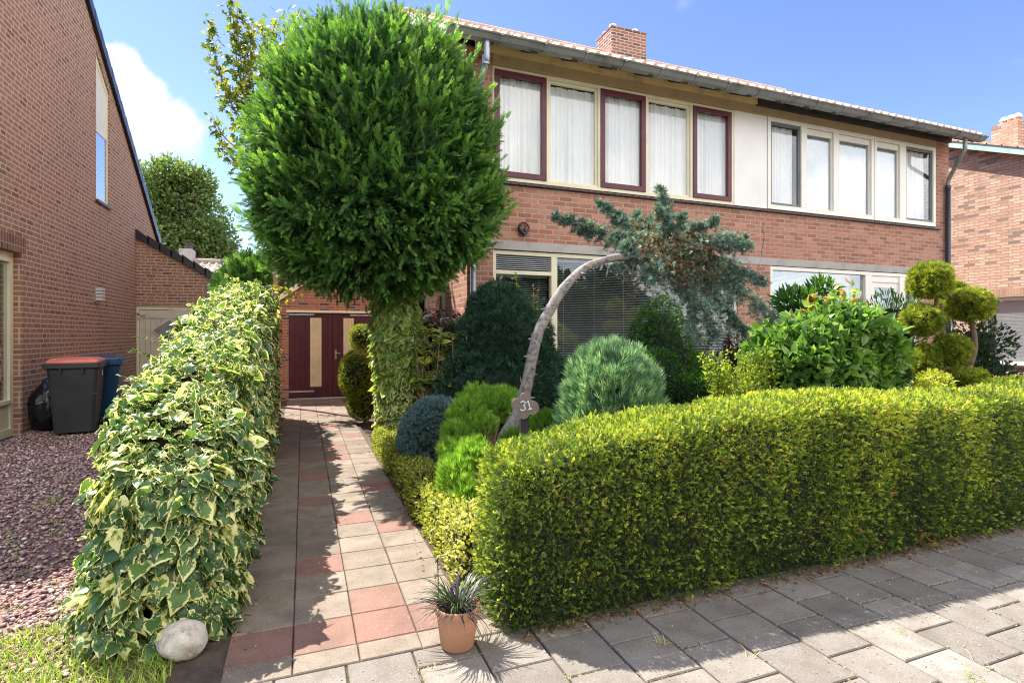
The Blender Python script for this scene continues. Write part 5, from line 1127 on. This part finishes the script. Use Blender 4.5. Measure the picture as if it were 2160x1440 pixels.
# ================================================================== LEANING BLUE CEDAR
ced = thing('leaning_conifer', 'leaning grey trunk arching into a ragged blue-green conifer crown', 'tree')
tpx = [(1008, 1100, 4.5), (1040, 1010, 4.5), (1063, 930, 4.5), (1092, 875, 4.5), (1110, 815, 4.5), (1122, 755, 4.5), (1138, 695, 4.5), (1165, 645, 4.55), (1198, 597, 4.6), (1240, 562, 4.7), (1290, 545, 4.8), (1345, 540, 4.9), (1395, 545, 5.0)]
q = ribbon([W(*a) for a in tpx], 60); q[0][2] = max(q[0][2], -.02); rad = np.interp(np.linspace(0, 1, 60), [0, .2, .5, .8, 1], [.072, .060, .047, .034, .030])
w = MB(); w.tube(q, rad * (1 + .10 * fnoise(q, 9, 2)), 16, wob=.09)
for i in range(46):   # knots and broken stubs
    k_ = random.randint(6, 54); a = random.random() * 6.28; o_ = np.array((math.cos(a), math.sin(a) * .9, math.sin(a * 2) * .3)) * rad[k_]; L_ = random.uniform(.012, .05)
    w.tube([q[k_] + o_ * .7, q[k_] + o_ * (1 + L_ / rad[k_])], [.011, .006], 6)
w.tube([W(1283, 560, 4.78), W(1279, 585, 4.74)], [.008, .003], 5); w.tube([W(1103, 830, 4.45), W(1098, 795, 4.42)], [.009, .002], 5)
w.build('trunk', 'bark_grey', ced, smooth=True)
ends = [(1180, 457), (1218, 487), (1262, 432), (1300, 470), (1345, 455), (1392, 402), (1385, 440), (1440, 455), (1500, 470), (1555, 505), (1562, 520), (1500, 520), (1475, 540), (1590, 588), (1560, 610), (1618, 658), (1560, 690), (1510, 640), (1468, 710), (1500, 690), (1365, 590), (1320, 520), (1290, 500), (1300, 560), (1540, 560), (1480, 600)]
node = W(1390, 540, 5.0); w = MB(); rs = []; dead_sets = []
for i, (ex, ey) in enumerate(ends):
    ez = 5.0 + random.uniform(-.35, .35); e = W(ex, ey, ez); e = e + (e - node) * (.09 if ex > 1480 else .03); s0 = node + rng.normal(0, .03, 3) + np.array((random.uniform(-.25, .25) if ex < 1350 else random.uniform(0, .25), 0, random.uniform(-.05, .08)))
    midp = (s0 + e) / 2 + np.array((0, 0, .10 if ey > 560 else .03)); q = ribbon([s0, midp, e], 14); w.tube(q, np.linspace(.018, .004, 14), 6)
    Lb = np.linalg.norm(e - s0); K_ = int(48 * Lb + 12); m_ = K_ * 26; tk = .10 + .90 * rng.random(K_) ** .8; tw_ = rng.random((K_, 26)); t_ = np.repeat(tk, 26)
    spread = np.interp(t_, [0, .3, .7, 1], [.12, .12, .075, .02]) * (1.25 if ey > 560 else .85)
    dv = unit(e - s0); td = unit(dv * .8 + rng.normal(0, .75, (K_, 3)) + np.array((0, 0, .12 if ey < 560 else -.45))); tl = np.interp(tk, [0, .3, .8, 1], [.14, .14, .10, .05]) * (1.1 if ey > 560 else .85) * rng.uniform(.6, 1.2, K_)
    pp = np.stack([np.interp(t_, np.linspace(0, 1, 14), q[:, k]) for k in range(3)], 1) + np.repeat(td * tl[:, None], 26, 0) * tw_.ravel()[:, None] + rng.normal(0, .011, (m_, 3))
    pp[:, 2] -= np.repeat(tl, 26) * (tw_.ravel() ** 2) * .35
    dr_ = unit(np.repeat(td, 26, 0) + rng.normal(0, .45, (m_, 3)))
    ti = np.clip(rng.random(m_) ** 1.2 * .8 + .12 * fnoise(pp, 9, 3), 0, .94); inner = (t_ < .45) & (rng.random(m_) < .38); ti[inner] = rng.uniform(.96, 1, inner.sum())
    rs.append((pp, dr_, rdir(m_), rng.uniform(.026, .052, m_), ti, TUFT))
n = 2600; cpt = node + rng.normal(0, 1, (n, 3)) * np.array((.20, .16, .15)) + np.array((.08, 0, -.02)); rs.append((cpt, rdir(n), rdir(n), rng.uniform(.03, .06, n), np.where(rng.random(n) < .42, .98, rng.uniform(0, .85, n)), TUFT))
K_ = 30; n = K_ * 24; cc_ = W(1492, 640, 5.0) + rng.normal(0, 1, (K_, 3)) * np.array((.17, .14, .18)); td = unit(rng.normal(0, .7, (K_, 3)) + np.array((.5, 0, -.6))); cpt = np.repeat(cc_, 24, 0) + np.repeat(td, 24, 0) * rng.uniform(0, .18, n)[:, None] + rng.normal(0, .012, (n, 3)); rs.append((cpt, unit(rng.normal(0, .7, (n, 3)) + np.array((.3, 0, -.4))), rdir(n), rng.uniform(.03, .062, n), rng.uniform(0, .8, n), TUFT))
w.build('branches', 'bark_tan', ced); foliage('crown', 'f_cedar', rs, ced)

# ================================================================== YOUNG SYCAMORE behind the hedge
syc = thing('young_sycamore', 'slender young maple with yellow-green leaves behind the hedge end', 'tree')
zs = 11.3
w = MB(); q = ribbon([W(585, 900, zs) * np.array((1, 1, 0)), W(583, 780, zs), W(588, 700, zs), W(584, 620, zs), W(575, 520, zs), W(560, 330, zs)], 26); w.tube(q, np.linspace(.075, .04, 26), 10, wob=.06)
rs = []
tips = [((555, 360), (440, 55)), ((550, 300), (500, 5)), ((545, 330), (490, -10)), ((555, 350), (448, 245)), ((560, 260), (585, 30)), ((570, 250), (640, 20)), ((560, 300), (620, 60)), ((550, 350), (520, 110)), ((560, 300), (560, 60)), ((550, 380), (470, 290)), ((560, 320), (530, 40)), ((550, 300), (465, 150))]
for (a, b_) in tips:
    s0, e = W(*a, zs), W(*b_, zs + random.uniform(-.6, .3)); q = ribbon([s0, s0 * .4 + e * .6 + np.array((-.1, 0, -.1)), e], 12); w.tube(q, np.linspace(.02, .005, 12), 5)
    m_ = int(70 * np.linalg.norm(e - s0) / 1.5); t_ = .15 + .85 * rng.random(m_); pp = np.stack([np.interp(t_, np.linspace(0, 1, 12), q[:, k]) for k in range(3)], 1) + rng.normal(0, .10, (m_, 3))
    rs.append((pp, unit(rng.normal(0, .8, (m_, 3)) + np.array((0, 0, -.35))), unit(rng.normal(0, .6, (m_, 3)) + np.array((-.2, 0, .6))), rng.uniform(.09, .19, m_), rng.random(m_), STAR))
for (x_, y_, m_) in ((575, 610, 14), (600, 615, 18), (615, 622, 10), (520, 640, 10)):
    rs.append((W(x_, y_, zs - .3) + rng.normal(0, .08, (m_, 3)), unit(rng.normal(0, .8, (m_, 3))), rdir(m_), rng.uniform(.07, .12, m_), rng.uniform(.6, 1, m_), STAR))
w.build('trunk', 'bark_tan', syc, smooth=True); foliage('crown', 'f_maple', rs, syc)

# ================================================================== FAR TREE
ft = thing('distant_tree', 'big leafy tree standing behind the gabled house and its side wing', 'tree'); zf = 42
blb = [(370, 400, 70, 62), (330, 450, 60, 80), (400, 460, 75, 70), (445, 500, 50, 45), (375, 520, 90, 50), (410, 385, 40, 35), (350, 365, 40, 28), (455, 535, 45, 30), (320, 520, 60, 60)]
sets = []
for i, (a, b_, rx, ry) in enumerate(blb):
    c = W(a, b_, zf + random.uniform(-1.5, 1.5)); rr_ = (rx * zf / F, rx * zf / F * .9, ry * zf / F); sets.append(blobset(c, rr_, int(3600 * rx * ry / 4000), .27, LEAFS, seed=80 + i, lump=.38, freq=6, depth=.8, up=.2, rnd=1.0))
cs = [blobcore(s_c, r_, .3, .1, 3, 5) for s_c, r_ in [(W(a, b_, zf), (rx * zf / F, rx * zf / F * .8, ry * zf / F)) for a, b_, rx, ry in blb[:3]]]
foliage('crown', 'f_tree', sets, ft, core=cores(cs)); w = MB(); c = W(370, 480, zf)
w.tube([(c[0], c[1], 0), (c[0], c[1], 4), (c[0] + .3, c[1], 9)], [.4, .32, .2], 10)
for i in range(9): a = i * .7; w.tube([(c[0] + .1, c[1], 5 + i * .4), (c[0] + 2.2 * math.cos(a), c[1] + 1.5 * math.sin(a), 8 + i * .5)], [.14, .04], 6)
w.build('trunk', 'bark_red', ft)
# trees across the street (behind the viewer): seen in the window glass
for (x_, y_, h_, lb) in ((-6, -15, 5, 'low street tree across the road'), (-1.5, -16, 6, 'street tree across the road'), (3.5, -15, 6, 'street tree across the road facing the house'), (8.5, -16, 5.5, 'street tree across the road, second from the right'), (13.5, -15, 5, 'street tree across the road at the right'), (18.5, -16, 5, 'last street tree across the road')):
    t_ = thing('street_tree', lb, 'tree', 'trees across the street'); s_ = [blobset(np.array((x_ + dx, y_, h_ * .45 + dz)), (3.0, 2.0, 2.2), 1700, .55, LEAFS, seed=95 + dx, lump=.15, depth=.6, rnd=1.0) for dx, dz in ((-1, 0), (1, .3), (0, 1.2))]
    foliage('crown', 'f_dark', s_, t_); MB().tube([(x_, y_, 0), (x_, y_, h_ * .6)], [.25, .15], 8).build('trunk', 'bark_red', t_)

# ================================================================== OBJECTS
# wheelie bins
def wheelie(px_, py_, z_, rz, scale, body, lid, label):
    o = thing('wheelie_bin', label, 'wheelie bin', 'bins by the brick wall'); p = W(px_, py_, z_); o.location = (p[0], p[1], 0); o.rotation_euler = (0, 0, rz)
    w = MB(); H_ = .98
    def ringp(hx, hy, z, r=.05, yoff=0, k=5):
        pts = []
        for (sx, sy_, a0) in ((1, 1, 0), (-1, 1, 90), (-1, -1, 180), (1, -1, 270)):
            for i in range(k): a = R(a0 + 90 * i / (k - 1)); pts.append((sx * (hx - r) + r * math.cos(a), yoff + sy_ * (hy - r) + r * math.sin(a), z))
        return pts
    rings = [ringp(.22, .24, .03), ringp(.225, .245, .10), ringp(.275, .325, H_ - .14), ringp(.28, .33, H_ - .08), ringp(.315, .36, H_ - .06, .03), ringp(.315, .36, H_, .03), ringp(.30, .345, H_ + .0, .03)]
    n_ = len(rings[0])
    for r_ in rings: w.v += r_
    for i in range(len(rings) - 1):
        for k in range(n_): j = (k + 1) % n_; w.f.append((i * n_ + k, i * n_ + j, (i + 1) * n_ + j, (i + 1) * n_ + k)); w.mi.append(0)
    w.f.append(tuple(reversed(range(n_)))); w.f.append(tuple(range((len(rings) - 1) * n_, len(rings) * n_))); w.mi += [0, 0]
    for sx in (-.12, .12): w.box(sx - .008, sx + .008, -.375, -.32, H_ - .14, H_ - .061)
    w.box(-.276, .276, -.29, -.285, .55, .565)
    bo = w.build('body', body, o, smooth=False, bevel=.004)
    w = MB(); rings = [ringp(.285, .335, H_ + .004, .03), ringp(.29, .34, H_ + .03, .03), ringp(.27, .31, H_ + .05, .03), ringp(.20, .24, H_ + .072, .03), ringp(.12, .14, H_ + .08, .03)]
    for r_ in rings: w.v += r_
    for i in range(len(rings) - 1):
        for k in range(n_): j = (k + 1) % n_; w.f.append((i * n_ + k, i * n_ + j, (i + 1) * n_ + j, (i + 1) * n_ + k)); w.mi.append(0)
    w.f.append(tuple(range((len(rings) - 1) * n_, len(rings) * n_))); w.mi.append(0); w.build('lid', lid, o, smooth=True)
    w = MB(); w.box(-.24, -.16, -.30, -.24, H_ + .035, H_ + .068); w.box(.16, .24, -.30, -.24, H_ + .035, H_ + .068); w.build('lid_grip', lid, o, bevel=.006)
    w = MB(); w.tube([(-.24, .37, H_ - .02), (-.2, .40, H_ + .02), (.2, .40, H_ + .02), (.24, .37, H_ - .02)], .014, 8); w.build('handle', body, o)
    for sx in (-.27, .27):
        w = MB(); w.tube([(sx - .025, .25, .10), (sx + .025, .25, .10)], .10, 18); w.build('wheel', 'bag', o)
    w = MB(); w.tube([(-.27, .25, .10), (.27, .25, .10)], .012, 6); w.build('axle', 'steel', o)
    w = MB(); w.box(.2855, .2865, -.04, .02, H_ - .19, H_ - .11); w.build('sticker', 'offwhite', o) if lid == 'bin_red' else None
    o.scale = (scale,) * 3
    return o
wheelie(163, 905, 8.35, R(8), 1.09, 'bin_grey', 'bin_red', 'dark grey wheelie bin with coral red lid by the brick wall')
wheelie(212, 885, 9.15, R(8), 1.09, 'bin_blue', 'bin_blue', 'blue wheelie bin half hidden behind the grey one')
# bin bag
bg_ = MB(); v, f = ICO4; c = W(101, 862, 8.55); v2 = v.copy()
rad = 1 + .16 * fnoise(v, 3.2, 6) + .10 * np.abs(fnoise(v, 7.5, 4)) + .05 * np.abs(fnoise(v, 15, 2)); v2 = v2 * rad[:, None] * np.array((.27, .25, .42)); t_ = np.clip((v2[:, 2] - .1) / .35, 0, 1); v2[:, 0] *= 1 - .35 * t_; v2[:, 1] *= 1 - .35 * t_; v2[:, 2] = np.maximum(v2[:, 2], -.37)
v2 += np.array((c[0] + .03, c[1], .37)); bg_.v = [tuple(x) for x in v2]; bg_.f = [tuple(int(k) for k in x) for x in f]; bg_.mi = [0] * len(f)
tag(bg_.build('rubbish_bag', 'bag', smooth=True), 'crumpled black plastic sack wedged between wall and grey bin', 'rubbish bag')
# boulder
b0 = MB(); c = W(386, 1352, 2.56); v2 = v * (1 + .10 * fnoise(v, 2.0, 3) + .04 * fnoise(v, 6, 5))[:, None] * np.array((.108, .10, .086)); v2 += np.array((c[0], c[1], .066)); b0.v = [tuple(x) for x in v2]; b0.f = bg_.f; b0.mi = bg_.mi
tag(b0.build('boulder', 'boulder', smooth=True), 'round whitish boulder at the near foot of the ivy hedge', 'boulder')
# pot with black grass
pt = thing('potted_grass', 'terracotta pot of black grass at the hedge corner', 'potted plant'); c = W(965, 1330, 2.62); cx_, cy_ = c[0], c[1]
w = MB(); w.lathe([(.001, 0.0), (.070, 0.0), (.080, .01), (.10, .15), (.104, .165), (.108, .17), (.110, .20), (.106, .205), (.098, .20), (.094, .16), (.001, .155)], cx_, cy_, 32); w.build('pot', 'terracotta', pt, smooth=True)
w = MB(); w.lathe([(.095, .168), (.05, .178), (.001, .18)], cx_, cy_, 16); w.build('potting_soil', 'soil', pt)
n = 260; a = rng.random(n) * 6.28; rr_ = rng.random(n) * .07; p = np.stack([cx_ + rr_ * np.cos(a), cy_ + rr_ * np.sin(a), np.full(n, .17)], 1)
el = rng.uniform(.2, 1.4, n); d = unit(np.stack([np.cos(a) * np.cos(el), np.sin(a) * np.cos(el), np.sin(el) + .25], 1)); hf = unit(np.stack([np.cos(a), np.sin(a), -2.2 * np.ones(n)], 1))
ARCH = []
for dr in (.5, .9, 1.3):
    pts_ = [(0, 0), (.3, .02), (.6, .12 * dr), (.8, .30 * dr), (.92, .55 * dr)]; vv = []; wd = [.018, .018, .016, .011, .002]
    for (y_, z_), ww in zip(pts_, wd): vv += [(-ww, y_, z_), (ww, y_, z_)]
    ARCH.append((np.array(vv), [(i, i + 1, i + 3, i + 2) for i in (0, 2, 4, 6)], None))
ti = rng.uniform(0, .86, n); ti[rng.random(n) < .10] = .95
foliage('grass_blades', 'f_mondo', [(p, d, hf, rng.uniform(.10, .21, n), ti, ARCH)], pt)
# garden cane beside pot
a_, b_ = W(926, 1235, 2.95), W(923, 1178, 2.95); a_[2] = 0
w = MB(); w.tube([a_, b_], .003, 6); w.tube([b_ + np.array((0, 0, .0)), b_ + np.array((-.012, 0, -.02))], .003, 5); tag(w.build('garden_cane', 'bag'), 'thin dark garden cane at the edging beside the pot', 'cane')
# house number sign
sg = thing('house_number_sign', 'weathered four-lobed wooden number plaque on a dark post behind the hedge', 'sign'); c = W(1108, 855, 3.95)
def place_local(o, c, rz, tilt=0): o.location = c; o.rotation_euler = (tilt, 0, rz)
outl = []
for (lx, lz, lr, a0, a1) in ((.0, .058, .036, -10, 190), (-.058, .012, .040, 70, 265), (-.014, -.052, .040, 150, 330), (.052, -.018, .044, 230, 440 - 0)):
    for i in range(12): a = R(a0 + (a1 - a0) * i / 11); outl.append((lx + lr * math.cos(a), lz + lr * math.sin(a)))
import cmath
ctr = sorted(outl, key=lambda q_: math.atan2(q_[1], q_[0])); hull = []
for i in range(72):   # radial envelope of the four lobes
    a = 2 * math.pi * i / 72; best = .03
    for (lx, lz, lr) in ((.002, .056, .038), (-.058, .012, .041), (-.014, -.052, .042), (.050, -.014, .048)):
        b1 = lx * math.cos(a) + lz * math.sin(a); disc = b1 * b1 - (lx * lx + lz * lz - lr * lr)
        if disc > 0: best = max(best, b1 + math.sqrt(disc))
    hull.append((best * math.cos(a), best * math.sin(a)))
def rotd(mb, c, rz, tl): 
    cr, sr = math.cos(rz), math.sin(rz); ct, st_ = math.cos(tl), math.sin(tl); out_ = []
    for (x, y, z) in mb.v:
        x, z = x * ct - z * st_, x * st_ + z * ct; out_.append((c[0] + x * cr - y * sr, c[1] + x * sr + y * cr, c[2] + z))
    mb.v = out_; return mb
rz_ = -YAW * .6
w = MB(); w.prism(hull, 'y', -.012, .012); rotd(w, c, rz_, 0); w.build('plaque', 'sign', sg, bevel=.003)
def digit(strokes, ox, tl):
    w = MB()
    for st_ in strokes: w.tube([(ox + x * 1.2, -.017, z * 1.2) for x, z in st_], .0055, 6)
    rotd(w, c, rz_, tl); w.build('digit', 'signwhite', sg)
arc = lambda cx_, cz_, r_, a0, a1: [(cx_ + r_ * math.cos(R(a0 + (a1 - a0) * i / 9)), cz_ + r_ * math.sin(R(a0 + (a1 - a0) * i / 9))) for i in range(10)]
digit([arc(0, .013, .013, 160, -80), arc(0, -.014, .015, 80, -160)], -.022, .0)
digit([[(-.012, .016), (.0, .026), (.0, -.026)], [(-.011, -.027), (.012, -.027)]], .026, .25)
w = MB(); w.box(-.032, .030, .014, .07, -c[2], -.035); rotd(w, c, rz_, 0); w.build('post', 'post', sg, bevel=.004)
# wall ornament beside the window
oc = np.array((fx(1103, FY), FY - .03, fz(482, 1103, FY)))
orn = thing('wall_ornament', 'small round dark red iron ornament on the upper brick wall', 'ornament'); w = MB()
ringpts = [(oc[0] + .085 * math.cos(a), oc[1], oc[2] + .085 * math.sin(a)) for a in np.linspace(0, 6.283, 25)]; w.tube(ringpts, .012, 8); w.build('ring', 'maroon', orn)
w = MB(); w.tube([(oc[0] - .06, oc[1] - .01, oc[2] + .05), (oc[0] - .07, oc[1] - .03, oc[2] - .02), (oc[0] - .01, oc[1] - .03, oc[2] - .10), (oc[0] + .07, oc[1] - .02, oc[2] - .04)], [.02, .03, .032, .01], 8)
w.tube([(oc[0] + .0, oc[1] - .02, oc[2] - .06), (oc[0] + .02, oc[1] - .02, oc[2] + .03)], [.03, .014], 8); w.v += []; w.build('figure', 'pipe_dark', orn, smooth=True)
# post box-like tool by the sycamore: dark pipe at garage pier
w = MB(); w.tube([(fx(588, 12.9), 12.9, -.02), (fx(588, 12.9), 12.9, 1.0)], .02, 8); tag(w.build('drain_pipe', 'pipe_dark'), 'short dark pipe beside the garage pier', 'pipe')
# weeds in the pavement joints
wd = [(1390, 1355, 16, .09, 'dry straw-coloured tuft in a shaded pavement joint near the hedge', 'tuft'), (1610, 1320, 22, .035, 'green weed in a shaded pavement joint', 'weed'), (1705, 1308, 14, .03, 'small green weed right of the larger one', 'weed'), (1890, 1330, 18, .04, 'yellowish weed at the edge of the hedge shadow', 'weed'), (2040, 1425, 26, .05, 'yellow-green weed by the pale concrete strip', 'weed'), (2085, 1400, 5, .10, 'long grass stalk by the pale concrete strip', 'weed'), (1580, 1385, 6, .07, 'thin straw stalk in a sunlit pavement joint', 'weed'), (1115, 1345, 12, .03, 'tiny weed at the hedge corner', 'weed')]
for (px_, py_, m_, L_, lb, ct_) in wd:
    z_ = F * HC / (py_ - HOR); c = W(px_, py_, z_)
    p = np.stack([c[0] + rng.normal(0, .02, m_), c[1] + rng.normal(0, .02, m_), np.full(m_, -.004)], 1); a = rng.random(m_) * 6.28; d = unit(np.stack([np.cos(a) * .8, np.sin(a) * .8, rng.uniform(.3, 1.2, m_)], 1))
    o = foliage('weed_tuft', 'f_grass', [(p, d, np.stack([np.cos(a), np.sin(a), a * 0], 1), rng.uniform(.6, 1.1, m_) * L_, (np.full(m_, 1.) if 'straw' in lb or 'grass stalk' in lb else rng.uniform(0, .8, m_)), BLADE)]); tag(o, lb, 'weed', 'weeds in the pavement joints')
# moss / dirt crumbs in the joints and seedlings of litter on the pavement
n = 5200; lx = rng.uniform(-.3, 5, n); ly = rng.uniform(1.2, 2.5, n); ci = np.round((lx - PX0 + .08) / .30); col_ = ci * .30 + PX0 - .08 + rng.normal(0, .005, n)
hz_ = rng.random(n) < .45; cidx = np.floor((lx - PX0 + .08) / .30); offy = np.where(cidx % 2 != 0, .15, 0); rowy = PY0 - offy - np.round((PY0 - offy - ly) / .30) * .30 + rng.normal(0, .005, n)
pxx = np.where(hz_, lx, col_); pyy = np.where(hz_, rowy, ly); kk_ = (fnoise(np.stack([pxx, pyy, pxx * 0], 1), 3.5, 7) > -.15) & (pyy < 2.5); p = np.stack([pxx, pyy, np.full(n, -.006)], 1)[kk_]; n = len(p); o = foliage('moss', 'f_grass', [(p, rdir(n), rdir(n), rng.uniform(.006, .017, n), np.where(rng.random(n) < .55, 1.0, .0), LEAFS)]); tag(o, 'dry moss crumbs in the pavement joints', 'moss', kind='stuff')
n = 2600; lx = rng.uniform(-.33, 5, n); ly = np.where(rng.random(n) < .5, rng.uniform(1.2, 2.5, n), rng.uniform(2.6, 9, n)); k = (ly < 2.5) | (lx < .82); p = np.stack([lx, ly, np.full(n, .003)], 1)[k]; n = len(p)
o = foliage('grit', 'gravel', [(p, rdir(n), np.tile([0, 0, 1.], (n, 1)) + rng.normal(0, .3, (n, 3)), rng.uniform(.002, .0055, n), rng.uniform(.5, 1, n), stone_T)]); tag(o, 'pale grit and blown crumbs scattered on the slabs', 'grit', kind='stuff')
n = 420; e_ = rng.random(n) < .6; ly = rng.uniform(2.7, 11, n); lx = np.where(e_, -.33 + np.abs(rng.normal(0, .05, n)), .80 - np.abs(rng.normal(0, .06, n))); p = np.stack([lx, ly, np.full(n, .005)], 1)
o = foliage('fallen_leaves', 'f_litter', [(p, unit(np.stack([rng.normal(size=n), rng.normal(size=n), rng.normal(0, .1, n)], 1)), np.tile([0, 0, 1.], (n, 1)) + rng.normal(0, .3, (n, 3)), rng.uniform(.008, .025, n), rng.random(n), LEAFS)]); tag(o, 'small dry leaves along both edges of the garden path', 'fallen leaves', kind='stuff')
# one curled dead leaf on the gravel
c = W(148, 1148, F * HC / (1148 - HOR)); p = np.array([[c[0], c[1], .02]] * 2) + rng.normal(0, .02, (2, 3)) * np.array((1, 1, 0))
o = foliage('curled_leaf', 'f_litter', [(p, unit(np.array([[1, .1, .1], [-.6, .5, .2]])), np.array([[0, 0, 1.], [0, .3, 1]]), np.array([.09, .06]), np.array([.35, .45]), [T_lobed(star_lobes(), .5, .5)])]); tag(o, 'curled brown dead leaf lying on the gravel', 'dead leaf')
